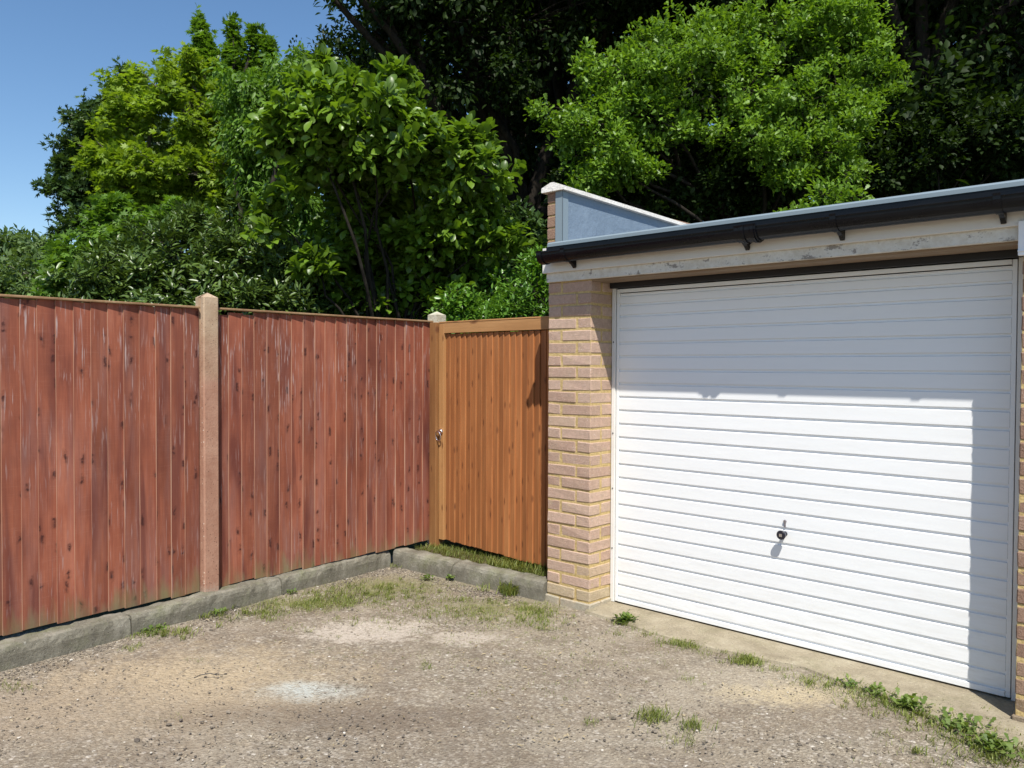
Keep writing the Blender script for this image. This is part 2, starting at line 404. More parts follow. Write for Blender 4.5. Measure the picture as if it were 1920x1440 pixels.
def mat_door():
    s=N('door_white_paint'); g=s.co(); z=s.sep(g)[2]; n=s.noise(s.co((3,1,22)),2.0,6,.75); n2=s.noise(g,40,4,.7)
    low=s.math('SUBTRACT',1.0,s.math('MULTIPLY',z,1.5),clamp=True)
    m_=s.math('MULTIPLY',s.ramp(n,[(.45,0.0),(.8,.6)]),s.math('ADD',s.math('MULTIPLY',low,.55),.10))
    c=s.mix(m_,(.79,.80,.80),(.50,.45,.36)); c=s.mix(s.ramp(n2,[(.72,0.0),(.76,.35)]),c,(.45,.42,.38))
    s.set(c,.38,spec=.4); s.bump(s.noise(s.co((.6,1,3)),2.0,3),.15,.02); return s.m
M_door=mat_door()
M_frame=mat_white('frame_white_paint',(.72,.71,.68),.25,.5)
M_fascia=mat_white('white_fascia_board',(.66,.64,.60),.22,.4)
M_box=mat_white('white_box_end',(.76,.77,.78),.05,.4)
def mat_lintel():
    s=N('peeling_white_lintel'); g=s.co(); n=s.noise(s.co((4,8,10)),1.6,6,.75); n2=s.noise(g,25,5,.7)
    c=s.ramp(n2,[(.3,(.52,.49,.42)),(.6,(.66,.65,.60))])
    c=s.mix(s.ramp(s.math('MULTIPLY',n,n2),[(.30,0.0),(.36,.9)]),c,(.22,.20,.18))
    c=s.mix(s.ramp(s.noise(g,70,3),[(.68,0.0),(.74,.7)]),c,(.14,.10,.07))
    s.set(c,.7,spec=.25); s.bump(n2,.4,.004); return s.m
M_lintel=mat_lintel()
M_soffit=mat_wood('painted_timber_head',((.26,.19,.12),(.33,.25,.17),(.4,.31,.22)),.7,'x',False)
M_dark=N('plain_near_black').set((.012,.012,.014),.6)  # near-black for painted gap shade and small dark parts
def mat_gutter():
    s=N('black_gutter_plastic'); g=s.co((1,6,6)); n=s.noise(g,4,5,.7)
    s.set(s.ramp(n,[(.4,(.003,.0035,.006)),(.8,(.010,.011,.013))]),s.ramp(n,[(.3,.2),(.8,.42)]),spec=.22); return s.m
M_gut=mat_gutter()
M_trim=mat_white('grey_roof_trim',(.20,.25,.28),.06,.35,(.3,.3,.3))
def mat_render():
    s=N('grey_blue_fibreglass_upstand'); g=s.co(); n=s.noise(g,5,5,.6)
    c=s.ramp(n,[(.3,(.155,.205,.265)),(.7,(.185,.24,.305))]); s.set(c,.45,spec=.4); s.bump(s.noise(g,11,5,.7),.5,.02); return s.m
M_rend=mat_render()
M_coping=mat_conc('white_painted_coping',((.66,.62,.55),(.74,.71,.65),(.80,.78,.73)),0.0,False,False)
M_roof=mat_conc('grey_roof_deck',((.16,.18,.20),(.19,.21,.24),(.22,.25,.28)),0.05,False,False)
M_chrome=N('polished_chrome').set((.8,.8,.82),.12,1.0)
M_knob=N('black_plastic_knob').set((.015,.014,.022),.3)
M_stone=None
N.gain=1.42
M_ground=mat_ground()
N.gain=1.0

# ------------------------------------------------------------------ ground sheet
def ground():
    def ax(lo,hi,step,far):
        a=list(np.arange(lo,hi,step)); s=step; x=hi
        while x<far: a.append(x); s*=1.25; x+=s
        a.append(far); b=[]; s=step; x=lo-step
        while x>-far: b.append(x); s*=1.25; x-=s
        b.append(-far); return np.array(sorted(b)+a)
    xs=ax(-1.5,4.0,.045,400.); ys=ax(-4.6,0.2,.045,400.)
    X,Y=np.meshgrid(xs,ys); nx,ny=len(xs),len(ys)
    Z=np.zeros_like(X)
    # gentle hollows in the forecourt
    for k in range(14):
        fx,fy=rng.uniform(1,9,2); p=rng.uniform(0,6.28,2); Z+=.0022*np.sin(X*fx+p[0])*np.sin(Y*fy+p[1])
    near=np.clip((4.2-np.abs(X-1.3))/.6,0,1)*np.clip((0.05-Y)/.15,0,1)*np.clip((Y+8)/.6,0,1)
    Z=Z*near-.006
    # wooded bank rising behind the gardens
    dep=(X-CAM[0])*FW[0]+(Y-CAM[1])*FW[1]
    Z+=np.clip(dep-13,0,30)*.22
    V=np.stack([X,Y,Z],-1).reshape(-1,3)
    i=np.arange(nx-1); j=np.arange(ny-1); I,J=np.meshgrid(i,j); a=(J*nx+I).ravel()
    F=np.stack([a,a+1,a+1+nx,a+nx],-1)
    me=bpy.data.meshes.new('ground'); me.from_pydata(V.tolist(),[],F.tolist()); me.materials.append(M_ground)
    me.polygons.foreach_set('use_smooth',[True]*len(me.polygons))
    o=bpy.data.objects.new('ground',me); COL.objects.link(o); o['kind']='structure'
ground()

# strip of soil held behind the gate kerb
def soil():
    b=MB(); n=26; V=[];F=[]
    for j in range(7):
        for i in range(n+1):
            x=-1.46+i*(1.46)/n; y=.03+j*.20
            V.append((x,y,.092+.012*noise.noise(Vector((x*7,y*7,1)))-(.004 if j else .02)))
    for j in range(6):
        for i in range(n): a=j*(n+1)+i; F.append((a,a+1,a+n+2,a+n+1))
    b.add(V,F); s=N('verge_soil'); g=s.co(); s.set(s.ramp(s.noise(g,30,5,.7),[(.3,(.05,.04,.022)),(.7,(.11,.10,.045))]),.95,spec=.1)
    o=b.build('soil_strip',s.m,smooth=True); o['kind']='structure'
soil()

# concrete apron in front of the garage doors
def apron():
    b=MB(); n=60; V=[]; F=[]
    fr=[(.34,-.03),(.60,-.06),(.9,-.10),(1.2,-.085),(1.65,-.02),(2.05,-.09),(2.35,-.19),(2.56,-.25),(3.0,-.24),(5.2,-.24)]
    fx=[a for a,_ in fr]; fy=[c for _,c in fr]
    xs=np.linspace(.335,5.2,121)
    rows=[]
    for x in xs:
        yf=np.interp(x,fx,fy)+.012*noise.noise(Vector((x*14,0,3)))+.02*noise.noise(Vector((x*4,2,3)))
        rows.append([(x,yf,-.01),(x,yf+.006,.008),(x,yf+.02,.014),(x,.05,.016),(x,.45,.018)])
    for r_ in rows: V+=r_
    for i in range(len(rows)-1):
        for k in range(4): a=i*5+k; F.append((a,a+5,a+6,a+1))
    b.add(V,F); o=b.build('concrete_apron',M_slab); o['kind']='structure'
apron()

# ------------------------------------------------------------------ kerbs
def kerb(p0,p1,h,wd,label,seed,back):
    p0=Vector((p0[0],p0[1],0)); p1=Vector((p1[0],p1[1],0)); d=p1-p0; L=d.length; d.normalize()
    nrm=Vector((-d.y,d.x,0))
    if nrm.dot(Vector(back))<0: nrm=-nrm
    prof=[(0,-.08),(0,h*.55),(.004,h-.028),(.012,h-.010),(.028,h-.002),(wd*.6,h),(wd-.012,h),(wd,h-.01),(wd,-.08)]
    n=max(8,int(L/.03)); b=MB(); V=[];F=[]; m_=len(prof)
    e=empty('kerb_stone',p0,0)
    for i in range(n+1):
        t=i/n*L; end=min(t,L-t); sh=-.006*max(0,1-end/.03)
        for k,(a,z) in enumerate(prof):
            P=d*t+nrm*a+Vector((0,0,z))
            q=(p0+P)*1.0
            dz=.008*noise.noise(q*9+Vector((seed,0,0)))+  .0045*noise.noise(q*33)+.004*noise.noise(q*80)
            if z>0: P+=Vector((0,0,dz+sh*(z>h*.8)))+nrm*(-dz*.8)*(1 if a<wd*.5 else -1)
            V.append(P)
    for i in range(n):
        for k in range(m_-1): a=i*m_+k; F.append((a,a+1,a+1+m_,a+m_))
    F.append(tuple(range(m_))); F.append(tuple(n*m_+k for k in range(m_))[::-1])
    b.add(V,F); bpy.data.objects.remove(e)
    o=b.build('kerb_stone',M_kerb,smooth=False); o.location=p0
    tag(o,label,'kerb','concrete kerb stones edging the forecourt'); return o
def KA(y): return (-1.095+(y+2.727)*(-.309/2.594), y)
kerb(KA(-4.9),KA(-3.98),.112,.12,'second grey kerb stone beyond the left edge of the picture',7,(-1,0,0))
kerb(KA(-3.97),KA(-3.058),.112,.12,'first grey kerb stone beyond the left edge of the picture',6,(-1,0,0))
kerb(KA(-3.05),KA(-2.088),.112,.12,'grey kerb stone at the left edge with white lichen spots',1,(-1,0,0))
kerb(KA(-2.080),KA(-1.105),.110,.12,'grey kerb stone directly in front of the reddish concrete fence post',2,(-1,0,0))
kerb(KA(-1.098),KA(-.135),.112,.12,'mossy kerb stone under the right end of the red fence, reaching the corner',3,(-1,0,0))
kerb((-1.395,-.12),(-.80,-.083),.118,.12,'kerb stone at the corner in front of the timber gate post',4,(0,1,0))
kerb((-.792,-.082),(-.004,-.032),.118,.12,'kerb stone beside the brick pier in front of the gate grass',5,(0,1,0))

# ------------------------------------------------------------------ fence
K=.95
def sc(p): return CAM+(np.array(p)-CAM)*K
FXp=-1.361; P1Y=-1.563; P2Y=.345
def fxy(y): return FXp-.0313*(y-P1Y)
fang=math.atan(.0313)
def feather_boards(L,pitch,wd,zb,zt,thick=.013,thin=.004,side=-1,seed=0,drop=None,mats=2):
    # boards along local +Y, face to +X; thick edge at low-y
    b=MB(); n=int(round(L/pitch)); pitch=L/n; rs=random.Random(seed)
    for i in range(n):
        y0=i*pitch+rs.uniform(-.004,.004); y1=min(y0+wd,L+.004)
        a=.010+rs.uniform(-.0015,.0015); zt_=zt+rs.uniform(-.004,.002); zb_=zb(i/n)+rs.uniform(-.008,.006)
        if drop and i in drop: zt_-=drop[i]
        r_=rs.random(); lean=rs.uniform(-.003,.003); k=8
        V=[];F=[];mt=[]
        for j in range(k+1):
            z=zb_+(zt_-zb_)*j/k; w_=.0022*noise.noise(Vector((i*3.3,z*2.1,seed)))
            yl=y0+lean*(j/k-.5)+w_
            V+=[(a,yl,z),(a,yl,z),(a-.0105,y1+w_,z),(a-.0105-thin,y1+w_,z),(a-thick,yl,z)]
            # order: front thick edge, front thin edge ...
        V2=[]
        for j in range(k+1):
            q=V[j*5:(j+1)*5]; V2+= [q[0],q[2],q[3],q[4]]
        for j in range(k):
            o=j*4
            F+=[(o,o+1,o+5,o+4),(o+1,o+2,o+6,o+5),(o+2,o+3,o+7,o+6),(o+3,o,o+4,o+7)]; mt+=[0,0,0,1]
        F+=[(3,2,1,0),(k*4,k*4+1,k*4+2,k*4+3)]; mt+=[0,0]
        b.add(V2,F,mt,r_)
    return b
FENCE=empty('fence',(fxy(P1Y),P1Y,0),0); tag(FENCE,'red stained feather edge fence with concrete posts along the left side','fence')
def fence_panel(y0,y1,zb,zt,label,seed,drop=None):
    e=empty('fence_panel',(fxy(y0),y0,0),fang)
    L=y1-y0
    b=feather_boards(L,.088,.103,zb,zt,.014,.004,seed=seed,drop=drop); bpy.data.objects.remove(e)
    e=b.build('panel',[M_fence,M_edge],FENCE); e.location=(fxy(y0)-FENCE.location.x,y0-FENCE.location.y,0); e.rotation_euler.z=fang; e['label']=label
    b=MB(); nseg=12
    for i in range(1): 
        b.box(-.028,.026,-.002,L+.002,zt+.001,zt+.014,c=.003)
    b.build('capping_rail',M_rail,e)
    for z in (zb(0)+.2,(zb(0)+zt)/2,zt-.16):
        b=MB(); b.extr([(-.005,z-.035),(-.005,z+.035),(-.05,z)],'y',.01,L-.01); b.build('arris_rail',M_rail,e)
    return e
PW=.052
fence_panel(P1Y-PW-1.74,P1Y-PW,lambda t:.100+.012*t,1.803,'red stained fence panel at the left edge of the picture, left of the concrete post',11)
fence_panel(P1Y+PW,P2Y-PW-.03,lambda t:.116+.010*t,1.803,'red stained fence panel between the concrete post and the gate',12,{0:.028,1:.012,2:.018})
fence_panel(P1Y-3*PW-3.48,P1Y-3*PW-1.74,lambda t:.09+.012*t,1.803,'further red stained fence panel continuing to the left',13)
def post(x,y,z0,zs,zt,label,mat,seed):
    b=MB(); h=.049; c=.008
    pf=[(-h,-h+c),(-h+c,-h),(h-c,-h),(h,-h+c),(h,h-c),(h-c,h),(-h+c,h),(-h,h-c)]
    # slots on the y sides for the panels
    pf=[(-h,-h),(-.018,-h),(-.018,-h+.016),(.014,-h+.016),(.014,-h),(h-c,-h),(h,-h+c),(h,h-c),(h-c,h),(.014,h),(.014,h-.016),(-.018,h-.016),(-.018,h),(-h,h)]
    V=[];zsn=[z0,z0+.4,z0+.9,z0+1.3,zs]
    for z in zsn:
        for (a,q) in pf: V.append((a+.0015*noise.noise(Vector((a*9,q*9,z*5+seed))),q,z))
    n=len(pf);F=[]
    for j in range(len(zsn)-1):
        for i in range(n): F.append((j*n+i,j*n+(i+1)%n,(j+1)*n+(i+1)%n,(j+1)*n+i))
    top=(len(zsn)-1)*n; V.append((0,0,zt)); V.append((0,0,z0))
    for i in range(n): F.append((top+i,top+(i+1)%n,len(V)-2)); F.append(((i+1)%n,i,len(V)-1))
    b.add(V,F); o=b.build('post',mat,FENCE); o.location=(x-FENCE.location.x,y-FENCE.location.y,0); o.rotation_euler.z=fang
    o['label']=label; return o
o1=post(fxy(P1Y)+.012,P1Y,.06,1.872,1.902,'reddish concrete fence post standing between the two red panels',M_post,1)
post(fxy(P1Y-1.844)+.012,P1Y-1.844,.0,1.872,1.902,'reddish concrete fence post further to the left',M_post,9)
o2=post(fxy(P2Y)+.008,P2Y-.028,.0,1.862,1.890,'concrete fence post with whitened top behind the timber gate post at the corner',M_post,5)
b=MB(); h=.0495   # the paint-splashed head of the corner post
V=[(-h,-h,1.80),(h,-h,1.80),(h,h,1.80),(-h,h,1.80),(-h,-h,1.8625),(h,-h,1.8625),(h,h,1.8625),(-h,h,1.8625),(0,0,1.8915)]
b.add(V,[(0,1,5,4),(1,2,6,5),(2,3,7,6),(3,0,4,7),(4,5,8),(5,6,8),(6,7,8),(7,4,8)]); b.build('post_cap',M_postw,o2)

# ------------------------------------------------------------------ gate
GY=.280
def gate():
    # timber gate post
    b=MB(); b.box(-.0,.075,-.045,.03,.09,1.800,c=.003)
    g=b.build('gate_post',M_gpost); g.location=(-1.392,GY-.01,0)
    tag(g,'new yellowish timber gate post fixed to the corner concrete post','gate post')
    e=empty('garden_gate',(-1.312,GY,0))
    x0,x1=0.0,1.285; zt=1.795
    b=MB(); b.box(.0,.055,-.028,.012,.15,zt-.001,c=.002,rnd=.3); b.build('stile',M_gstile,e)
    b=MB(); b.box(x1-.055,x1,-.028,.012,.10,zt-.001,c=.002,rnd=.7); b.build('stile',M_gstile,e)
    b=MB(); b.box(.0,x1,-.031,.014,zt,zt+.010,c=.002,rnd=.2); b.box(.0555,x1-.0555,-.029,.013,zt-.078,zt-.001,c=.002,rnd=.5); b.build('top_rail',M_gatef,e)
    b=MB(); b.box(.056,x1-.056,.016,.05,.175,.26,c=.002,rnd=.4); b.build('back_rail',M_gatef,e); b=MB(); b.box(.056,x1-.056,.016,.05,.9,.98,c=.002); b.build('back_rail',M_gatef,e)
    b=MB(); b.box(.25,x1-.15,.10,.14,.098,.14,c=.003,rnd=.1); b.build('bottom_batten',M_gatef,e)
    # feather edge boards, thick edge on the right
    b=MB(); L=x1-.056-.052; n=21; p=L/n
    for i in range(n):
        r_=random.random(); xa=.056+i*p; xb=xa+p+.0; k=7; V=[];F=[]
        t_=xb/x1; zb=.155-.045*t_+random.uniform(-.006,.006)
        w0=random.uniform(.0,.003); nar=random.uniform(-.004,.004)
        for j in range(k+1):
            z=zb+(zt-.083-zb)*j/k; w_=.0015*noise.noise(Vector((i*3.1,z*3,2)))
            V+=[(xa+w_+nar*0,-.006-w0,z),(xb+w_-.003,-.0175,z),(xb+w_,-.0155,z),(xb+w_,.010,z),(xa+w_,.010,z)]
        for j in range(k):
            o=j*5
            for q in range(5): F.append((o+q,o+(q+1)%5,o+5+(q+1)%5,o+5+q))
        F+=[(4,3,2,1,0),(k*5,k*5+1,k*5+2,k*5+3,k*5+4)]
        b.add(V,F,0,r_)
    b.build('boards',M_gate,e)
    # ring latch
    b=MB(); cx,cz=.028,.975
    pts=[(cx+.021*math.cos(a),-.033,cz-.0+.021*math.sin(a)) for a in np.linspace(0,2*math.pi,15)]
    prof=[]; V=[(cx,-.036,cz)]
    b.extr([(cx+.021*math.cos(a),cz+.021*math.sin(a)) for a in np.linspace(0,2*math.pi,13)[:-1]],'y',-.036,-.028)
    b.tube([(cx,-.034,cz),(cx,-.052,cz)],[.014,.011],12); b.tube([(cx-.012,-.052,cz),(cx+.012,-.052,cz)],[.008,.008],10)
    lt=b.build('latch',M_chrome,e,smooth=False)
    b=MB(); rr=.031; c0=(cx-.006,-.056,cz-.036)
    b.tube([(c0[0]+rr*.92*math.sin(a),c0[1]+.012*(1-math.cos(a))*.5-.004,c0[2]+rr*math.cos(a)*1.15) for a in np.linspace(0,2*math.pi,25)],.0042,8,cap=False)
    b.build('ring',M_chrome,lt,smooth=True)
    tag(e,'orange brown feather edge timber gate with chrome ring latch beside the brick pier','gate')
gate()

# ------------------------------------------------------------------ garage
G=empty('garage',(0,0,0)); tag(G,'flat roofed brick garage with white ribbed up and over doors and black gutter','garage')
def pier(X0,nf,Yd,name,courses,zbase=0.0,parent=G,first_plinth=True,bm_=None):
    b=MB(); rs=random.Random(int(X0*100)+5); H=.0635; P=.075; J=.0125
    W=.336
    for c in range(courses):
        z0=zbase+c*P+.004; z1=z0+H; pl=(c==0 and first_plinth)
        ex=.010 if pl else 0
        half=.108
        if c%2==0: cuts=[0,half,W]
        else: cuts=[0,W-half,W]
        def col():
            if pl: return rs.uniform(.93,1.0)
            if c<2: return rs.uniform(.84,.93)
            if c<4: return rs.uniform(.5,.86)
            return rs.uniform(0.05,.75)
        jt=lambda: rs.uniform(-.002,.002)
        for a,q in zip(cuts[:-1],cuts[1:]):
            x0=X0+a+(J/2 if a>0 else 0); x1=X0+q-(J/2 if q<W else 0)
            dz=jt()
            yd=.102 if (c%2==0)==(q<W) or q<W else .102
            last=(q>=W)
            # corner brick returns: stretcher on one face is header on the other
            yb=(.102 if (q-a)>.15 else .21) if last else .102
            b.box(x0-(ex if a==0 else 0),x1+(ex if last else 0),-ex+jt(),yb,z0+dz,z1+dz,0,col(),c=.005,jit=.0022)
            if last and yb<.15:
                b.box(X0+W-.102+jt(),X0+W+ex,yb+J,.213,z0+jt(),z1+jt(),0,col(),c=.005,jit=.0022)
    b.build(name,bm_ or M_brick,parent)
    m_=MB(); m_.box(X0+.003,X0+W-.003,.0035,.212,zbase-.05,zbase+courses*P+.003); m_.build('mortar',M_mortar,b_last(name))
def b_last(name):
    return [o for o in bpy.data.objects if o.name.startswith(name)][-1]
def wall_bricks(name,face_axis,pos,a0,a1,z0,z1,parent,thick=.102,side=1,seed=0):
    # plain stretcher bond wall; face_axis 'x' -> wall face at x=pos running along y
    b=MB(); rs=random.Random(seed); rows=int(round((z1-z0)/.075))
    for c in range(rows):
        za=z0+c*.075+.004; zb=min(za+.065,z1)
        p=a0-(0 if c%2==0 else .1125)
        while p<a1:
            q0=max(p,a0); q1=min(p+.215,a1)
            if q1-q0>.02:
                j=rs.uniform(-.0015,.0015)
                if face_axis=='x': b.box(pos,pos+thick,q0,q1,za,zb,0,rs.uniform(0,.75),c=.004,jit=.0015)
                else: b.box(q0,q1,pos,pos+thick,za,zb,0,rs.uniform(0,.75),c=.004,jit=.0015)
            p+=.225
    o=b.build(name,M_brick,parent)
    m_=MB()
    if face_axis=='x': m_.box(pos+.006,pos+thick-.006,a0+.005,a1-.005,z0,z1)
    else: m_.box(a0+.005,a1-.005,pos+.006,pos+thick-.006,z0,z1)
    m_.build('mortar',M_mortar,o); return o
pier(0,True,.2,'brick_pier',27,-.03)
pier(2.557,True,.2,'brick_pier',27,-.03,bm_=M_brick2)
pier(5.114,True,.2,'brick_pier',27,-.03,bm_=M_brick2)
wall_bricks('side_wall','x',.0,.216,5.0,-.03,1.995,G,seed=3)
wall_bricks('back_wall','y',5.002,.0,5.45,-.03,1.995,G,seed=4)
wall_bricks('side_wall','x',5.348,.216,5.0,-.03,1.995,G,seed=6)
# parapet on the left gable
par=wall_bricks('parapet','x',-.012,-.002,4.9,2.03,2.55,G,thick=.104,seed=9); par.data.materials[0]=M_brick2
b=MB(); b.extr([(-.002+.0,2.03),(5.0,2.03),(5.0,2.37),(-.002,2.552)],'x',.094,.1125,0); b.build('upstand',M_rend,par)
b=MB()   # grey corner flashing, front and return leg
b.box(.062,.1145,-.010,-.004,2.205,2.548); b.box(.1145,.1185,-.010,.045,2.205,2.546); b.extr([( .1135,-.0115),(.1185,-.0115),(.1185,-.006),(.1135,-.006)],'z',2.205,2.547)
b.build('corner_flashing',M_trim,par)
b=MB()   # chamfered coping falling gently to the back
pf=[(-.037,0.0),(-.037,.028),(.036,.054),(.062,.054),(.142,.024),(.142,0.0)]
V=[];ysn=[-.03,.9,.905,1.9,1.905,3.2,5.0]
for y in ysn:
    for (x,z) in pf: V.append((x,y,2.5495+z-.036*max(0,y)))
F=[];n=len(pf)
for j in range(len(ysn)-1):
    for i in range(n): F.append((j*n+i,j*n+(i+1)%n,(j+1)*n+(i+1)%n,(j+1)*n+i))
F+=[tuple(range(n)),tuple((len(ysn)-1)*n+i for i in range(n))[::-1]]
b.add(V,F); b.build('coping',M_coping,par)
# roof
b=MB(); b.box(.115,5.46,-.045,5.1,2.150,2.214); rf=b.build('roof',M_roof,G)
b=MB(); b.extr([(-.062,2.203),(-.062,2.221),(-.050,2.231),(-.046,2.2305),(-.046,2.203)],'x',.042,5.5); b.build('roof_trim',M_trim,rf)
b=MB(); b.extr([(-.058,2.140),(-.058,2.2025),(-.0475,2.2025),(-.0475,2.140)],'x',.030,5.5); b.build('drip_strip',M_gut,rf)
# fascia and lintel
b=MB(); b.box(-.012,5.48,-.045,-.022,2.046,2.200,c=.0015); b.box(-.012,.010,-.0215,5.1,2.05,2.2); b.build('fascia',M_fascia,G)
b=MB(); b.box(.002,2.5525,-.0215,.008,1.9905,2.052,c=.0015); b.build('lintel_board',M_lintel,G)
b=MB(); b.box(2.76,5.47,-.0215,.008,1.9905,2.052,c=.0015); b.build('lintel_board',M_lintel,G)
b=MB(); b.box(2.5535,2.75,-.066,-.0455,1.922,2.062,c=.002); b.box(2.5535,2.75,-.071,-.0455,1.938,1.943); b.build('box_end',M_box,G)
b=MB(); b.box(.3365,2.556,.0085,.158,1.978,2.04); b.build('timber_head',M_soffit,G)
b=MB(); b.box(2.894,5.113,.0085,.158,1.978,2.04); b.build('timber_head',M_soffit,G)
b=MB(); b.box(.345,2.55,.175,.26,1.947,2.03); b.build('head_gap_shade',M_dark,G)  # solid dark block painted in for the shade above the door
b=MB(); b.box(2.90,5.105,.175,.26,1.947,2.03); b.build('head_gap_shade',M_dark,G)
# gutter
def gutter():
    x0,x1=.062,5.5
    pf_o=[]; pf_i=[]
    cy,cz,rr=-.112,2.150,.056
    for a in np.linspace(0,180,15):
        t=math.radians(a); pf_o.append((cy-rr*math.cos(t), cz-rr*1.02*math.sin(t)))
    for a in np.linspace(180,0,15):
        t=math.radians(a); pf_i.append((cy-(rr-.003)*math.cos(t), cz-(rr-.003)*1.02*math.sin(t)))
    prof=[(cy-rr-.004,cz+.012),(cy-rr-.004,cz+.004)]+pf_o+[(cy+rr,cz+.012),(cy+rr-.003,cz+.012)]+pf_i+[(cy-rr+.003,cz+.012)]
    b=MB(); b.extr(prof,'x',x0,x1); g=b.build('gutter',M_gut,G)
    def ring(xa,xb,e,mat=M_gut,name='gutter_union',tail=True):
        b=MB(); o_=[(cy-(rr+e)*math.cos(math.radians(a)),cz-(rr+e)*1.02*math.sin(math.radians(a))) for a in np.linspace(-4,180,15)]
        i_=[(cy-(rr+.0005)*math.cos(math.radians(a)),cz-(rr+.0005)*1.02*math.sin(math.radians(a))) for a in np.linspace(180,-4,15)]
        b.extr([(cy-rr-e-.003,cz+.015)]+o_+i_+[(cy-rr+.001,cz+.015)],'x',xa,xb)
        return b
    def bracket(x,wd=.028):
        b=ring(x,x+wd,.004)
        # pointed tail tucked against the fascia
        b.extr([(-.0462,2.15),(-.0462,2.066),(-.052,2.058),(-.075,2.078),(-.105,2.096),(-.085,2.101),(-.0605,2.13)],'x',x+.004,x+wd-.004)
        b.build('gutter_bracket',M_gut,g)
    for x in (.235,1.355,1.83,2.485,3.3,4.2,5.1): bracket(x)
    b=ring(1.380,1.470,.007); b.build('gutter_union',M_gut,g)
    b=ring(1.392,1.408,.0125); b.build('union_clip',M_gut,g); b=ring(1.444,1.460,.0125); b.build('union_clip',M_gut,g)
    b=ring(x0-.012,x0+.022,.005); 
    b.extr([(cy-rr-.006,cz+.012)]+[(cy-(rr+.005)*math.cos(math.radians(a)),cz-(rr+.005)*1.02*math.sin(math.radians(a))) for a in np.linspace(0,180,15)]+[(cy+rr,cz+.012)],'x',x0-.0145,x0-.012)
    b.build('end_cap',M_gut,g)
gutter()
# doors
def door(X0,first):
    Y=.2126; D=empty_part('garage_door',G,(X0,0,0)) if 0 else None
    b=MB(); xl,xr=.371,2.497; z0,z1=.026,1.942
    # ribbed skin profile (y,z) from top to bottom
    ribs=[.055+.0]
    edge=.020
    prof=[(Y,z1-.028)]
    lines=[]  # z of the lower edge of each face
    lines=[1.9105,1.8535]+[1.7865-.0824*k for k in range(21)]+[.0665]
    lines=sorted(lines,reverse=True)
    gh=.0135; dp=.0095
    for zl in lines:
        if zl>z1-.03: continue
        prof+=[(Y,zl),(Y+dp,zl-.0015),(Y+dp,zl-gh),(Y,zl-gh-.004)]
    prof+=[(Y,z0+.012)]
    V=[];F=[]
    n=len(prof); xs=[xl+edge,xr-edge]
    for x in xs:
        for (y,z) in prof: V.append((x,y,z))
    for i in range(n-1): F.append((i,i+1,n+i+1,n+i))
    b.add(V,F)
    # perimeter stiles and rails of the leaf
    def bb(*a): b.box(*a)
    b.box(xl,xl+edge-.0008,Y-.0015,Y+.03,z0,z1,c=.0015); b.box(xr-edge+.0008,xr,Y-.0015,Y+.03,z0,z1,c=.0015)
    b.box(xl+edge,xr-edge,Y-.004,Y+.03,z1-.022,z1,c=.0015); b.box(xl+edge,xr-edge,Y-.005,Y+.03,z0,z0+.026,c=.002)
    o=b.build('garage_door',M_door,G,fixn=False); o.location=(X0,0,0)
    # handle
    hx,hz=1.462,.598
    b=MB()
    b.tube([(hx,Y,hz),(hx,Y-.010,hz),(hx,Y-.030,hz)],[.013,.009,.010],16); b.tube([(hx,Y-.030,hz),(hx,Y-.034,hz),(hx,Y-.050,hz),(hx,Y-.054,hz)],[.015,.021,.0245,.0215],20)
    h=b.build('handle',M_knob,o,smooth=False); 
    b=MB(); b.box(hx-.008,hx+.008,Y-.0568,Y-.0543,hz-.008,hz+.008,c=.0006); b.build('lock_face',M_chrome,h)
    b=MB(); b.box(hx-.0035,hx+.0045,Y-.007,Y-.0002,hz+.034,hz+.066,c=.0015); b.tube([(hx,Y-.002,hz+.066),(hx,Y-.010,hz+.066)],[.0085,.007],12)
    b.build('keyhole_cover',N('dull_steel').set((.35,.32,.34),.4,.8),o)
    # frame
    b=MB(); b.box(.3375,.3655,Y-.006,Y+.05,.018,1.977,c=.002); f=b.build('frame_jamb',M_frame,G); f.location=(X0,0,0)
    for z in (.35,.72,1.06,1.62): b=MB(); b.tube([(.352,Y-.0095,z),(.352,Y-.006,z)],.004,8); b.build('screw',M_dark,f)
    b=MB(); b.box(.366,.3705,Y+.01,Y+.04,.02,1.95); b.build('side_gap_shade',M_dark,f)  # dark strip standing in for the shaded gap beside the leaf
    b=MB(); b.box(2.5015,2.5555,Y-.006,Y+.05,.018,1.977,c=.002); f=b.build('frame_jamb',M_frame,G); f.location=(X0,0,0)
    b=MB(); b.box(2.4975,2.501,Y+.01,Y+.04,.02,1.95); b.build('side_gap_shade',M_dark,f)
    b=MB(); b.box(.38,2.49,Y+.035,Y+.05,.02,1.95); b.build('inner_panel',M_dark,f)
door(0,True); door(2.557,False)

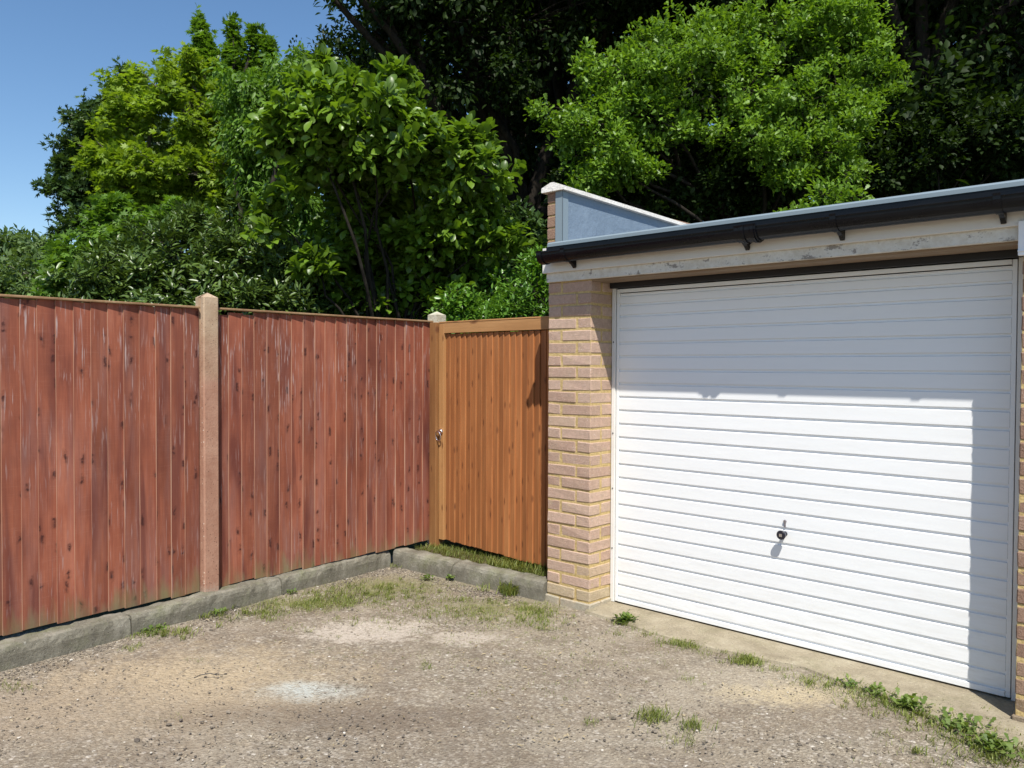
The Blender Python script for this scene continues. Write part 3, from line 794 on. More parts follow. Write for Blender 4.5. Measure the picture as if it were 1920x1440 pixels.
# ------------------------------------------------------------------ foliage
M_bark=mat_bark('bark',(.012,.010,.008),(.045,.037,.028)); M_barkl=mat_bark('grey_bark',(.09,.08,.062),(.26,.235,.19))
def leaf_template(kind):
    # unit leaf: base at origin, tip at +Y, width in X, normal +Z
    if kind=='diamond':
        V=[(0,0,0),(-.24,.45,.05),(0,1,-.06),(.24,.45,.05)]; F=[(0,3,2,1)]
        F=[(0,2,1),(0,3,2)]
    elif kind=='oval':
        V=[(0,0,0),(.23,.28,.06),(.27,.6,.06),(0,1,-.08),(-.27,.6,.06),(-.23,.28,.06),(0,.45,0)]
        F=[(0,1,6),(1,2,6),(2,3,6),(3,4,6),(4,5,6),(5,0,6)]
    elif kind=='magnolia':
        ys=[0,.12,.35,.62,.85,1.0]; ws=[.015,.10,.22,.27,.17,0.0]; zs=[0,.02,.035,.02,-.03,-.09]
        V=[];F=[]
        for y,w_,z in zip(ys,ws,zs): V+=[(-w_,y,z+.35*w_),(0,y,z),(w_,y,z+.35*w_)]
        for i in range(5):
            a=i*3; F+=[(a,a+1,a+4,a+3),(a+1,a+2,a+5,a+4)]
    elif kind=='laurel':
        V=[(0,0,0),(.13,.25,.05),(.15,.6,.05),(0,1,-.05),(-.15,.6,.05),(-.13,.25,.05),(0,.45,0)]
        F=[(0,1,6),(1,2,6),(2,3,6),(3,4,6),(4,5,6),(5,0,6)]
    elif kind=='maple':
        V=[(0,0,0)];F=[]
        for a,l in ((-75,.62),(-38,.86),(0,1.0),(38,.86),(75,.62)):
            t=math.radians(a); d=np.array([math.sin(t),math.cos(t)]); p=np.array([d[1],-d[0]])
            o=len(V); m1=d*l*.5+p*.17*l; m2=d*l*.5-p*.17*l; tp=d*l
            V+=[(m1[0],m1[1],.03),(tp[0],tp[1],-.09),(m2[0],m2[1],.03)]; F.append((0,o,o+1,o+2))
    elif kind=='oak':
        ys=[0,.22,.33,.5,.6,.8,.88,1.0]; ws=[.03,.14,.09,.26,.17,.28,.18,.0]
        V=[];F=[]
        for y,w_ in zip(ys,ws): V+=[(-w_,y,.15*w_),(w_,y,.15*w_)]
        for i in range(7): a=i*2; F.append((a,a+1,a+3,a+2))
    V=np.array(V,float); return V,F
def norm(a): return a/np.maximum(np.linalg.norm(a,axis=-1,keepdims=True),1e-9)
def leaves_mesh(name,kind,pos,dirv,nrm,size,mat,rnd,wide=1.0):
    V,F=leaf_template(kind); n=len(pos)
    d=norm(dirv); x=norm(np.cross(d,nrm)); z=np.cross(x,d)
    W=(pos[:,None,:]+size[:,None,None]*(V[None,:,0:1]*wide*x[:,None,:]+V[None,:,1:2]*d[:,None,:]+V[None,:,2:3]*z[:,None,:])).reshape(-1,3)
    k=len(V); me=bpy.data.meshes.new(name)
    lens=np.array([len(f) for f in F]); flat=np.concatenate([np.array(f) for f in F])
    idx=(np.arange(n)[:,None]*k+flat[None,:]).ravel()
    ls=np.tile(lens,n); st=np.concatenate([[0],np.cumsum(ls)[:-1]])
    me.vertices.add(len(W)); me.vertices.foreach_set('co',W.ravel().astype(np.float32))
    me.loops.add(len(idx)); me.loops.foreach_set('vertex_index',idx.astype(np.int32))
    me.polygons.add(len(ls)); me.polygons.foreach_set('loop_start',st.astype(np.int32))
    try: me.polygons.foreach_set('loop_total',ls.astype(np.int32))
    except Exception: pass
    me.materials.append(mat)
    a=me.attributes.new('rnd','FLOAT','FACE'); a.data.foreach_set('value',np.repeat(rnd,len(F)).astype(np.float32))
    if kind in('magnolia',): me.polygons.foreach_set('use_smooth',np.ones(len(ls),bool))
    me.update(calc_edges=True); me.validate(); return me
def rdir(n,rg):
    a=rg.normal(size=(n,3)); return norm(a)
def tips_in(blobs,n,rg,shell=.5,pads=15,flat=.5,padr=.30,stray=.22):
    # boughs: short drooping sprays of tips strung along a line inside each part of the crown
    PC=[];PR=[];PD=[];CC=[];AX=[];BR=[]
    for c,r_ in blobs:
        c=np.array(c,float); r_=np.array(r_,float); k=max(8,int(pads*2.2*rg.uniform(.8,1.2)))
        d=rdir(k,rg); f=shell+(1.08-shell)*rg.random(k)**.7
        PC.append(c+d*r_*f[:,None]); m_=r_.mean()
        q=rg.lognormal(0,.35,k)*padr*.62*m_; PR.append(np.stack([q,q,q*flat],-1)); PD.append(norm(d/r_)); CC.append(np.repeat(c[None],k,0))
        a=norm(d*np.array([1,1,.3])+rg.normal(0,.5,(k,3))*np.array([1,1,.4])); AX.append(a*(q*rg.uniform(.6,1.9,k))[:,None]); BR.append(np.repeat(r_[None],k,0))
    PC,PR,PD,CC,AX,BR=[np.concatenate(x) for x in (PC,PR,PD,CC,AX,BR)]
    area=PR[:,0]**1.8; pick=rg.choice(len(PC),n,p=area/area.sum())
    d=rdir(n,rg); f=rg.random(n)**.5; t=rg.uniform(-1,1,n)
    P=PC[pick]+d*PR[pick]*f[:,None]*(1.15-.5*np.abs(t))[:,None]+AX[pick]*t[:,None]
    out=norm(PD[pick]*.6+d*np.array([1,1,.8]))
    st=rg.random(n)<stray; k=int(st.sum()); dd=rdir(k,rg)
    P[st]=CC[pick[st]]+dd*BR[pick[st]]*(rg.uniform(.5,1.12,k))[:,None]; out[st]=dd
    return P,out,CC[pick],f
def crown(name,blobs,ntips,per,size,kind,mat,seed=0,stray=.18,spread=1.0,up=.5,droop=0.0,shell=.5,lump=.25,face_up=.9,wide=1.0,szv=.3,pads=15,flat=.5,padr=.30):
    rg=np.random.default_rng(seed)
    P,out,cen,f=tips_in(blobs,ntips,rg,shell,pads,flat,padr,stray)
    ax=norm(out+np.array([0,0,up])+rg.normal(0,.35,(ntips,3)))
    n=ntips*per
    Pt=np.repeat(P,per,0); A=np.repeat(ax,per,0)
    q=norm(np.cross(A,rdir(n,rg)))
    s_=rg.uniform(-1,0.3,n)[:,None]
    stem=size*2.2*spread
    pos=Pt+A*s_*stem+q*size*rg.uniform(.0,1.6*spread,n)[:,None]
    d=norm(q*1.0+A*rg.uniform(.1,.9,n)[:,None]+np.array([0,0,-droop])+rg.normal(0,.25,(n,3)))
    nr=norm(np.array([0,0,face_up])+A*.6+rg.normal(0,.38,(n,3)))
    sz=size*rg.uniform(1-szv,1+szv,n)
    tr=np.repeat(rg.random(ntips),per); rn=np.clip(.55*tr+.45*rg.random(n),0,1)
    return leaves_mesh(name,kind,pos,d,nr,sz,mat,rn,wide),P,cen
def limb(b,p0,p1,r0_,r1_,seg=6,sag=.1,n=7,rs=random):
    p0=Vector(p0);p1=Vector(p1); L=(p1-p0).length; pts=[];rad=[]
    o=Vector((rs.uniform(-1,1),rs.uniform(-1,1),rs.uniform(-.3,1)))*L*sag
    for i in range(seg+1):
        t=i/seg; w_=math.sin(t*math.pi)
        pts.append(p0.lerp(p1,t)+o*w_+Vector((rs.uniform(-1,1),rs.uniform(-1,1),rs.uniform(-1,1)))*L*.02*(0<i<seg)); rad.append(r0_*(1-t)+r1_*t)
    b.tube(pts,rad,n,cap=False)
    return pts
def tree(name,base,blobs,ntips,per,size,kind,mat,label,cat,group=None,trunk_r=.15,bark=None,seed=0,twigs=200,fork=.45,parts=('trunk','crown'),**kw):
    e=empty(name,tuple(base)); base=np.array(base,float)
    bl=[((np.array(c)-base),r_) for c,r_ in blobs]
    me,P,cen=crown(parts[1],bl,ntips,per,size,kind,mat,seed,**kw)
    o=bpy.data.objects.new(parts[1],me); COL.objects.link(o); o.parent=e
    rs=random.Random(seed+1); b=MB()
    C=np.array([c for c,_ in bl]); mid=C.mean(0); top=C[:,2].max()
    f0=Vector((mid[0]*.3,mid[1]*.3,max(.2,mid[2]*fork)))
    limb(b,(0,0,-.1),f0,trunk_r,trunk_r*.75,6,.03,9,rs)
    for c,r_ in bl:
        pts=limb(b,f0,c,trunk_r*.5,trunk_r*.14,7,.12,6,rs)
    k=min(twigs,len(P)); sel=rs.sample(range(len(P)),k)
    for i in sel:
        c=Vector(cen[i]); p=Vector(P[i]); s0=c.lerp(p,rs.uniform(.0,.5))
        limb(b,s0,p,trunk_r*.07+.004,.003,4,.12,4,rs)
    b.build(parts[0],bark or M_bark,e,smooth=True,fixn=False)
    tag(e,label,cat,group); return e
def copy_tree(src,loc,rz,scale,label):
    c=src.copy(); COL.objects.link(c); c.location=loc; c.rotation_euler.z=rz; c.scale=scale; c['label']=label
    for ch in list(src.children):
        d=ch.copy(); COL.objects.link(d); d.parent=c
    return c
def Bl(px,py,dist,rpx,squash=.8,deep=1.0):
    r_=rpx*dist/FPX; return (at(px,py,dist),(r_,r_*deep,r_*squash))

L_mag=mat_leaf('magnolia_leaf',(.045,.085,.010),(.12,.20,.018),.35,.38,.45)
L_laurel=mat_leaf('laurel_leaf',(.026,.052,.010),(.085,.13,.024),.18,.36,.5)
L_yel=mat_leaf('yellow_green_leaf',(.075,.13,.012),(.175,.25,.022),.42,.5,.3)
L_grn=mat_leaf('maple_leaf',(.045,.095,.012),(.105,.19,.022),.38,.45,.35)
L_drk=mat_leaf('dark_sycamore_leaf',(.018,.042,.012),(.05,.085,.02),.25,.45,.35)
L_oak=mat_leaf('oak_leaf',(.055,.11,.012),(.14,.235,.024),.36,.45,.35)
L_wood=mat_leaf('shaded_woodland_leaf',(.007,.016,.003),(.022,.042,.007),.3,.55,.22)  # leaf colour darkened to carry the deep woodland shade
L_shr=mat_leaf('glossy_shrub_leaf',(.04,.10,.012),(.11,.21,.025),.3,.35,.5)
L_far=mat_leaf('distant_leaf',(.045,.08,.03),(.10,.15,.045),.3,.5,.3)

def gz(p): return max(0,(np.dot(np.array(p[:2])-CAM[:2],FW[:2]/1.0))-13)*.22
def ground_at(px,dist):
    p=at(px,700,dist); p[2]=gz(p)-.05; return p

# magnolia
tree('magnolia_tree',ground_at(735,8.6),[Bl(590,215,7.7,85,.75),Bl(700,215,7.6,100,.7),Bl(640,290,7.9,100,.8),Bl(770,270,7.8,85,.8),Bl(870,330,8.0,75,.8),Bl(560,250,7.8,60,.8),
    Bl(602,130,7.9,26,1.2),Bl(738,160,7.8,34,1.1),Bl(890,275,8.0,42,1.0),Bl(700,390,8.6,110,.8),Bl(840,400,8.5,90,.8),Bl(940,450,8.3,45,.7),Bl(640,480,8.9,70,.8),Bl(740,520,9.1,100,.8),Bl(860,500,9.0,70,.9),Bl(500,405,8.0,42,.9),Bl(585,490,8.0,36,.7),Bl(655,395,8.3,45,.8),Bl(760,490,8.5,40,.5),Bl(700,450,8.4,60,.7),Bl(800,450,8.3,60,.7),Bl(720,560,8.6,70,.6),Bl(840,545,8.5,50,.6),Bl(660,545,8.5,45,.6),Bl(900,400,8.2,40,.8)],
    3500,8,.108,'magnolia',L_mag,'large leaved magnolia standing behind the middle of the red fence','tree',trunk_r=.045,seed=3,up=.8,shell=.35,pads=9,padr=.38,flat=.45,stray=.1,face_up=.6,wide=1.05,twigs=600,spread=.45)
# laurel hedge bush
tree('laurel_bush',ground_at(350,8.6),[Bl(220,520,8.4,70,1.0),Bl(330,490,8.6,85,1.0),Bl(440,480,8.6,90,1.0),Bl(520,520,8.5,90,1.0),Bl(170,560,8.3,50),Bl(300,570,8.4,90),Bl(430,575,8.4,95),Bl(540,585,8.3,80),Bl(610,600,8.6,60),Bl(370,430,8.8,40,1.1)],
    3600,8,.085,'laurel',L_laurel,'dark glossy laurel bush rising just behind the left fence panel','bush',trunk_r=.05,seed=5,up=1.2,shell=.45,pads=18,flat=.9,padr=.3,face_up=.35,twigs=400,spread=.5,fork=.3)
# light green maple low at left
tree('young_maple',ground_at(215,11.5),[Bl(215,440,11.5,65,.9),Bl(150,500,11.4,60,.9),Bl(260,470,11.6,60),Bl(120,540,11.3,45),Bl(230,410,11.6,35,1.2),Bl(330,420,11.8,50)],
    1400,9,.085,'maple',L_grn,'low light green maple above the fence behind the laurel at left','tree',trunk_r=.06,seed=6,up=.4,twigs=150,face_up=1.2,spread=.8)
# yellow maple
tree('yellow_green_maple',ground_at(360,13.5),[Bl(300,170,13.6,75,.8),Bl(260,230,13.5,75,.8),Bl(360,220,13.4,85,.8),Bl(220,300,13.4,60,.7),Bl(310,320,13.3,90,.7),Bl(400,330,13.3,80,.7),Bl(240,360,13.3,60,.6),Bl(350,140,13.6,45,1.1),Bl(420,410,13.3,60,.6)],
    2500,8,.085,'maple',L_yel,'yellow green maple lit by the sun in front of the dark sycamore','tree',trunk_r=.14,bark=M_barkl,seed=8,up=.35,face_up=1.5,twigs=400,spread=.8,shell=.3,pads=13,flat=.22,padr=.34,stray=.08)
# dark sycamore at the left edge of the group
tree('dark_sycamore',ground_at(250,17.5),[Bl(230,260,17.2,95),Bl(170,330,17.0,60),Bl(170,410,17.0,62),Bl(250,180,17.5,45,1.1),Bl(250,430,17.2,90),Bl(330,330,17.6,130),Bl(200,240,17.0,50),Bl(150,360,17.,45)],
    4200,9,.11,'maple',L_drk,'dark green sycamore whose crown meets the blue sky at the left','tree',trunk_r=.2,seed=9,up=.4,twigs=200,spread=.9,lump=.35)
# tall green maple
tree('tall_green_maple',ground_at(450,15.5),[Bl(440,200,15.5,75,1.0),Bl(392,130,15.4,24,1.7),Bl(440,115,15.5,24,1.5),Bl(486,125,15.6,24,1.5),Bl(520,175,15.6,38,1.1),Bl(480,240,15.4,105),Bl(400,270,15.6,85),Bl(470,340,15.5,110),Bl(575,190,15.7,65),Bl(630,150,15.9,45),
    Bl(374,52,15.4,8,4.2),Bl(436,56,15.4,6,4.5),Bl(474,74,15.4,10,3.4),Bl(503,92,15.4,9,3.0),Bl(390,88,15.4,13,2.2),Bl(560,130,15.6,24,1.1),Bl(360,110,15.4,10,2.0)],
    5600,9,.088,'maple',L_grn,'tall mid green maple with pointed leafy tops against the sky','tree',trunk_r=.16,seed=10,up=1.0,twigs=300,face_up=1.1,spread=.8,stray=.10)
# drooping cherry-like tree between maple and magnolia
tree('drooping_leaf_tree',ground_at(500,12.5),[Bl(470,190,12.6,60),Bl(455,260,12.3,48),Bl(520,250,12.4,60),Bl(540,380,12.4,60),Bl(500,330,12.6,60),Bl(550,150,12.8,60),Bl(600,165,13,34),Bl(560,440,12.4,55),Bl(500,430,12.6,60)],
    2300,9,.10,'laurel',L_grn,'tree with narrow drooping leaves between the tall maple and the magnolia','tree',trunk_r=.12,seed=12,up=.2,droop=1.1,face_up=.3,twigs=200,wide=1.25,spread=.9)
# far left greenery
tree('distant_tree',ground_at(40,27),[Bl(20,470,27,45,.8),Bl(70,470,26,40,.8),Bl(10,520,26,60),Bl(80,530,25,60),Bl(130,560,25,50),Bl(-60,500,27,70)],
    1500,8,.20,'diamond',L_far,'distant hazy green tree low at the left edge of the picture','tree',trunk_r=.2,seed=13,twigs=250,up=.8,spread=1.0,bark=M_barkl)
# oak
tree('oak_tree',ground_at(1440,12.2),[Bl(1180,150,10.6,105,.7),Bl(1290,110,10.7,110,.7),Bl(1120,230,10.4,80,.8),Bl(1230,220,10.5,100,.6),Bl(1400,170,10.7,100,.7),Bl(1500,200,10.8,100,.8),Bl(1130,290,10.3,75,.6),Bl(1560,110,11.,90,.8),
     Bl(1420,270,10.5,90,.5),Bl(1520,290,10.6,85,.5),Bl(1590,230,10.8,70,.8),Bl(1100,330,10.3,50,.7),Bl(1550,40,11,80,.8),Bl(1380,80,11,90,.7),Bl(1210,90,10.9,60,.8),Bl(1060,255,10.3,32,.7),Bl(1075,210,10.4,30,.7),Bl(1640,150,11,55,.9),Bl(1620,60,11,50,.9),Bl(1105,120,10.6,36,.8),Bl(1460,60,11,70,.8),Bl(1330,60,10.9,50,.8),Bl(1590,320,10.6,45,.5),Bl(1470,330,10.5,45,.5),Bl(1100,370,10.3,40,.6),Bl(1180,330,10.4,50,.5)],
    6600,9,.068,'oak',L_oak,'sunlit oak spreading its branches above the white coping of the garage','tree',trunk_r=.085,bark=M_bark,seed=14,up=.5,face_up=.8,twigs=650,spread=.8,shell=.3,pads=13,flat=.42,padr=.32,stray=.14,fork=.6)
# shrubs behind the gate
tree('glossy_shrub',ground_at(985,7.6),[Bl(960,570,7.6,50,.9),Bl(1010,560,7.5,45,1.1),Bl(1010,500,7.6,32,1.0),Bl(940,600,7.5,50)],
    650,8,.05,'laurel',L_shr,'small bright glossy shrub between the gate top and the brick pier','shrub',trunk_r=.03,seed=15,up=.9,twigs=120,wide=1.3)
tree('elder_shrub',ground_at(870,8.),[Bl(860,570,8.0,38,.9),Bl(890,600,8.0,50,.8),Bl(850,620,8.,45),Bl(930,520,8.6,40)],
    420,8,.055,'oval',L_shr,'loose leaved shrub behind the left end of the gate','shrub',trunk_r=.03,seed=16,up=.9,twigs=120)
tree('shrub_behind_fence',ground_at(640,9.2),[Bl(600,560,9.2,50),Bl(680,590,9.2,60),Bl(560,600,9.,50)],
    500,8,.06,'oval',L_shr,'small leaved shrub low behind the fence under the magnolia','shrub',trunk_r=.03,seed=17,up=.9,twigs=100)
tree('ivy_bush',ground_at(980,10.5),[Bl(975,420,10.6,38),Bl(1005,480,10.4,40),Bl(900,440,10.8,60)],
    700,8,.08,'oval',L_drk,'dark green bush in shade left of the brick parapet','bush',trunk_r=.04,seed=18,up=.6,twigs=150)
tree('sapling',ground_at(1560,9.8),[Bl(1550,365,9.8,30,.8),Bl(1600,370,9.7,25,.8),Bl(1500,400,9.8,30),Bl(1595,325,9.9,14)],
    130,7,.07,'oak',L_oak,'thin bright leaved sapling just above the roof edge of the garage','sapling',trunk_r=.03,seed=19,up=.5,twigs=120)
tree('holly_bush',ground_at(1250,11.2),[Bl(1080,350,11.2,50),Bl(1160,370,11.,60),Bl(1250,370,11.2,70),Bl(1340,350,11.3,70),Bl(1430,340,11.2,70),Bl(1200,320,11.4,50),Bl(1390,290,11.6,60),Bl(1300,300,11.6,50)],
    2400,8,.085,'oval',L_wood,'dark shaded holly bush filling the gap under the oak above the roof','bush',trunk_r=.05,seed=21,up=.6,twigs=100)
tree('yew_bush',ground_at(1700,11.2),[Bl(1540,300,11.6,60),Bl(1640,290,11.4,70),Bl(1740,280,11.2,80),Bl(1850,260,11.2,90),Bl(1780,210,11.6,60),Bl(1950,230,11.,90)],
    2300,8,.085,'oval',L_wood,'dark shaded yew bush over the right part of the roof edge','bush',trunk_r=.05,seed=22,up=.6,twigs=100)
# big overhanging beech
tree('overhanging_beech',ground_at(1010,15.5),[Bl(960,60,13.2,170,.6),Bl(840,40,12.6,120,.5),Bl(765,0,12.2,45,.5),Bl(715,12,12.0,24,.9),Bl(620,-8,11.8,9,.8),Bl(665,-14,11.8,16,.6),Bl(880,150,13.,120,.6),Bl(780,110,12.8,62,.6),Bl(1050,-60,13.5,220,.6),Bl(800,-120,12.5,200,.7),Bl(1000,-220,13.5,260,.7),Bl(790,-130,12.,90,.6),Bl(700,62,12.4,26,.7),Bl(770,45,12.4,50,.7),
     Bl(1250,-120,13,230,.6),Bl(1450,-130,13,230,.6)],
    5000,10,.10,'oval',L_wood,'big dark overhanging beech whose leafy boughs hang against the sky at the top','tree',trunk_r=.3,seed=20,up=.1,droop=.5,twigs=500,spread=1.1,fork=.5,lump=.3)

# woodland behind: two kinds, individually placed
def wood_proto(name,seed,H,Rr,label,kind='oval'):
    rg=random.Random(seed); bl=[]
    for k in range(20):
        a=rg.uniform(0,6.28); h=rg.uniform(.10,1.0)*H; rr=Rr*(.35+.75*math.sin(min(1,h/H*1.02)*math.pi*.93+.12))*rg.uniform(.3,.8)
        s_=rg.uniform(.28,.48)*Rr; bl.append((np.array([math.cos(a)*rr,math.sin(a)*rr,h]),(s_*1.1,s_*1.1,s_*.75)))
    return tree(name,(0,0,0),bl,3000,9,.15,kind,L_wood,label,'tree','woodland trees on the bank behind the gardens',trunk_r=.22,seed=seed,up=.3,twigs=150,spread=1.3,fork=.7,shell=.35)
w1=wood_proto('woodland_tree',31,11,3.6,'x'); w2=wood_proto('woodland_tree',32,13,3.2,'x','diamond')
places=[(900,17.5,0,1.0,'dark woodland tree left of the garage parapet, behind the magnolia'),
 (1060,16.5,1.2,1.0,'dark woodland tree directly above the brick parapet, in deep shade'),
 (1280,17,2.2,1.1,'dark woodland tree standing behind the middle of the sunlit oak'),
 (1480,16,3.1,1.0,'dark woodland tree behind the right half of the sunlit oak'),
 (1680,14.5,4.0,1.05,'shaded woodland tree just right of the oak crown'),
 (1870,13.5,5.0,1.0,'shaded woodland tree at the top right corner above the gutter'),
 (2060,15,.6,1.1,'shaded woodland tree at the far right edge'),
 (760,19,1.9,1.1,'dark woodland tree behind the top of the magnolia'),
 (700,21,2.8,.75,'dark woodland tree far behind the drooping leaved tree'),
 (970,23,3.6,1.1,'rear woodland tree glimpsed between magnolia and oak'),
 (1180,23,4.4,1.2,'rear woodland tree filling the shade behind the oak'),
 (1400,22,5.2,1.2,'rear woodland tree far behind the oak, high up the bank'),
 (1620,21,.9,1.2,'rear woodland tree in the darkest shade at the right'),
 (1840,20,1.7,1.2,'rear woodland tree behind the top right corner'),
 (500,24,2.5,.5,'rear woodland tree behind the tall green maple'),
 (1300,29,3.3,1.3,'farthest woodland tree, highest on the bank')]
for i,(px,d,rz,s_,lab) in enumerate(places):
    p=ground_at(px,d); src=(w1,w2)[i%2]
    if i<2: src.location=p; src.rotation_euler.z=rz; src.scale=(s_,)*3; src['label']=lab
    else: copy_tree(src,p,rz,(s_,)*3,lab)
# unseen high canopy added to shade the bank; only its lower boughs show
tree('tall_ash',ground_at(1760,13),[ (at(1250,-420,12.5),(2.6,2.6,1.0)),(at(1650,-380,12.0),(2.6,2.6,1.0)),(at(1950,-330,11.5),(2.6,2.6,1.0)),(at(1450,-250,13.5),(2.4,2.4,.9)),(at(1800,-160,12.8),(2.2,2.2,.9)),(at(1700,-20,13.0),(1.2,1.2,.8)),(at(1880,60,12.4),(1.3,1.3,.9)),(at(1760,180,12.6),(.9,.9,.7)),(at(2100,-200,12),(2.5,2.5,1.2)),(at(1000,-450,13),(2.5,2.5,1.0)),(at(1800,300,12.),(.9,.9,.5))],
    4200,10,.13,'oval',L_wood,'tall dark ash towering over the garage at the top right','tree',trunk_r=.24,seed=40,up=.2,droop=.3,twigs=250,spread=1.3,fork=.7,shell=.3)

# ------------------------------------------------------------------ small plants, stones
M_grass=mat_leaf('grass_blade',(.07,.10,.02),(.19,.205,.06),.35,.5,.3)
M_weed=mat_leaf('weed_leaf',(.055,.095,.018),(.14,.185,.045),.35,.5,.35)
M_dry=mat_leaf('dry_grass',(.15,.115,.065),(.30,.25,.17),.2,.8,.1)
def blades(cxy,rad,n,h,rg,z=0.0,gauss=True,aspect=(1,1)):
    off=rg.normal(size=(n,2))*rad*.5 if gauss else rg.uniform(-1,1,(n,2))*rad
    off*=np.array(aspect)
    c,s_=math.cos(R(43.4)),math.sin(R(43.4))
    P=np.stack([cxy[0]+off[:,0]*c-off[:,1]*s_,cxy[1]+off[:,0]*s_+off[:,1]*c,np.full(n,z)],-1)
    a=rg.uniform(0,6.28,n); t=rg.uniform(.2,1.1,n); d=np.stack([np.cos(a)*t,np.sin(a)*t,np.ones(n)],-1)
    return P,norm(d),rg.uniform(.5,1.2,n)*h
def blade_mesh(name,P,D,S,mat,rnd,w=.10):
    n=len(P); side=norm(np.cross(D,np.array([0.1,.2,1.0]))+1e-4)*(S*w)[:,None]*.5
    hor=D.copy(); hor[:,2]=0
    p1=P+D*S[:,None]*.55; p2=P+D*S[:,None]*.9+hor*S[:,None]*.35-np.array([0,0,1])*S[:,None]*.08
    V=np.stack([P-side,P+side,p1+side*.8,p1-side*.8,p2],1).reshape(-1,3)
    me=bpy.data.meshes.new(name); F=[]
    for i in range(n): o=i*5; F.append((o,o+1,o+2,o+3)); F.append((o+3,o+2,o+4))
    me.from_pydata(V.tolist(),[],F); me.materials.append(mat)
    a_=me.attributes.new('rnd','FLOAT','FACE'); a_.data.foreach_set('value',np.repeat(rnd,2).astype(np.float32)); me.update(); return me
rg=np.random.default_rng(77)
def gather(patches,z=0.0):
    Ps=[];Ds=[];Ss=[]
    for px,py,rx,ry,n,h in patches:
        c=onz(px,py,z); s_=np.linalg.norm(c-CAM)/FPX
        n=int(n*1.25); P,D,S=blades(c,1.0,n,h,rg,z,True,(rx*s_,ry*s_*3.2))
        m_=max(3,n//22); cc,_,_=blades(c,1.0,m_,h,rg,z,True,(rx*s_*1.15,ry*s_*3.6)); k=rg.integers(0,m_,n); wt=rg.random(n)<.72
        sp=rg.normal(0,1,(n,2))*rg.uniform(.006,.03,m_)[k][:,None]; P[wt,:2]=cc[k[wt],:2]+sp[wt]; S*=rg.uniform(.6,1.3,m_)[k]
        ok=(P[:,1]<-.10)|(P[:,0]>0); ok&=P[:,0]>(KA(0)[0]+(P[:,1])*(-.309/2.594)+.0); P,D,S=P[ok],D[ok],S[ok]; Ps.append(P);Ds.append(D);Ss.append(S)
    return np.concatenate(Ps),np.concatenate(Ds),np.concatenate(Ss)
patches=[(620,1128,110,20,1500,.022),(720,1118,120,26,1400,.020),(880,1140,130,22,1300,.018),(1010,1165,60,16,500,.02),(520,1150,70,14,500,.022),(650,1120,80,18,1100,.030),(730,1105,90,18,900,.026),(560,1135,60,10,350,.028),(480,1150,50,12,350,.03),(860,1150,90,12,700,.022),(960,1100,30,12,450,.06),(1000,1150,45,18,900,.028),(840,1125,80,10,380,.024),(930,1165,60,12,350,.02),
 (900,1200,190,45,1100,.012),(1150,1220,160,40,500,.012),(820,1170,160,30,700,.014),(1050,1200,120,40,350,.014),(700,1230,200,30,200,.012),(310,1185,55,8,420,.035),(250,1215,14,5,60,.03),(400,1150,22,8,160,.035),(1170,1170,30,7,180,.03),(1240,1205,40,5,130,.022),(1290,1210,24,6,320,.03),(1400,1240,30,7,340,.03),(1460,1255,35,4,120,.02),(1590,1285,60,7,330,.028),(1540,1272,60,6,300,.024),(1640,1305,60,9,420,.026),(1690,1330,70,14,700,.03),(1790,1360,70,16,800,.03),(1850,1400,80,24,1100,.035),(1340,1222,60,6,200,.02),(1210,1188,50,8,200,.022),(1780,1420,120,20,300,.02),
 (650,1165,70,8,160,.02),(1100,1270,260,60,420,.014),(760,1240,300,50,260,.013),(1290,1275,20,6,110,.022),(1110,1355,14,4,60,.02),(800,1250,10,5,50,.022),(30,1290,30,6,130,.022),(560,1180,30,10,60,.02),(1500,1330,300,50,160,.013),(745,1060,25,6,120,.03)]
P_,D_,S_=gather(patches)
o=bpy.data.objects.new('grass',blade_mesh('grass',P_,D_,S_,M_grass,rg.random(len(P_)),.11)); COL.objects.link(o)
tag(o,'short patchy grass growing through the worn forecourt and along its edges','grass',kind='stuff')
# grass on the strip below the gate
n=2600; P_=np.stack([rg.uniform(-1.38,-.0,n),rg.uniform(.07,.33,n),np.full(n,.092)],-1); a=rg.uniform(0,6.28,n); t=rg.uniform(.2,1,n)
D_=norm(np.stack([np.cos(a)*t,np.sin(a)*t-.25,np.ones(n)],-1)); S_=rg.uniform(.02,.055,n)*(1+.5*(P_[:,0]>-.6))
o=bpy.data.objects.new('verge_grass',blade_mesh('verge_grass',P_,D_,S_,M_grass,rg.random(n),.09)); COL.objects.link(o)
tag(o,'strip of green grass between the kerb and the bottom of the gate','grass',kind='stuff')
# clear single tufts
def tuft(px,py,n,h,rad,label,name='grass_tuft',z=0.0,cat='grass tuft',group='grass tufts in the forecourt'):
    c=onz(px,py,z); P,D,S=blades((0,0),rad,n,h,rg,0.0)
    o=bpy.data.objects.new(name,blade_mesh(name,P,D,S,M_grass,rg.random(n),.07)); COL.objects.link(o); o.location=c
    tag(o,label,cat,group)
tuft(1225,1345,260,.05,.075,'grass tuft standing alone in the gravel, the larger one below the garage door middle')
tuft(1300,1362,150,.045,.055,'smaller grass tuft just right of the lone tuft, near the bottom of the picture')
tuft(1275,1388,140,.03,.10,'sprawling yellowish grass tuft nearest the bottom edge')
tuft(958,1112,300,.10,.07,'tall bluish grass tuft leaning against the gate kerb')
tuft(1403,1238,150,.045,.05,'bright grass tuft at the edge of the concrete apron')
tuft(1040,1118,60,.06,.04,'thin grass tuft in the corner of kerb and brick pier')
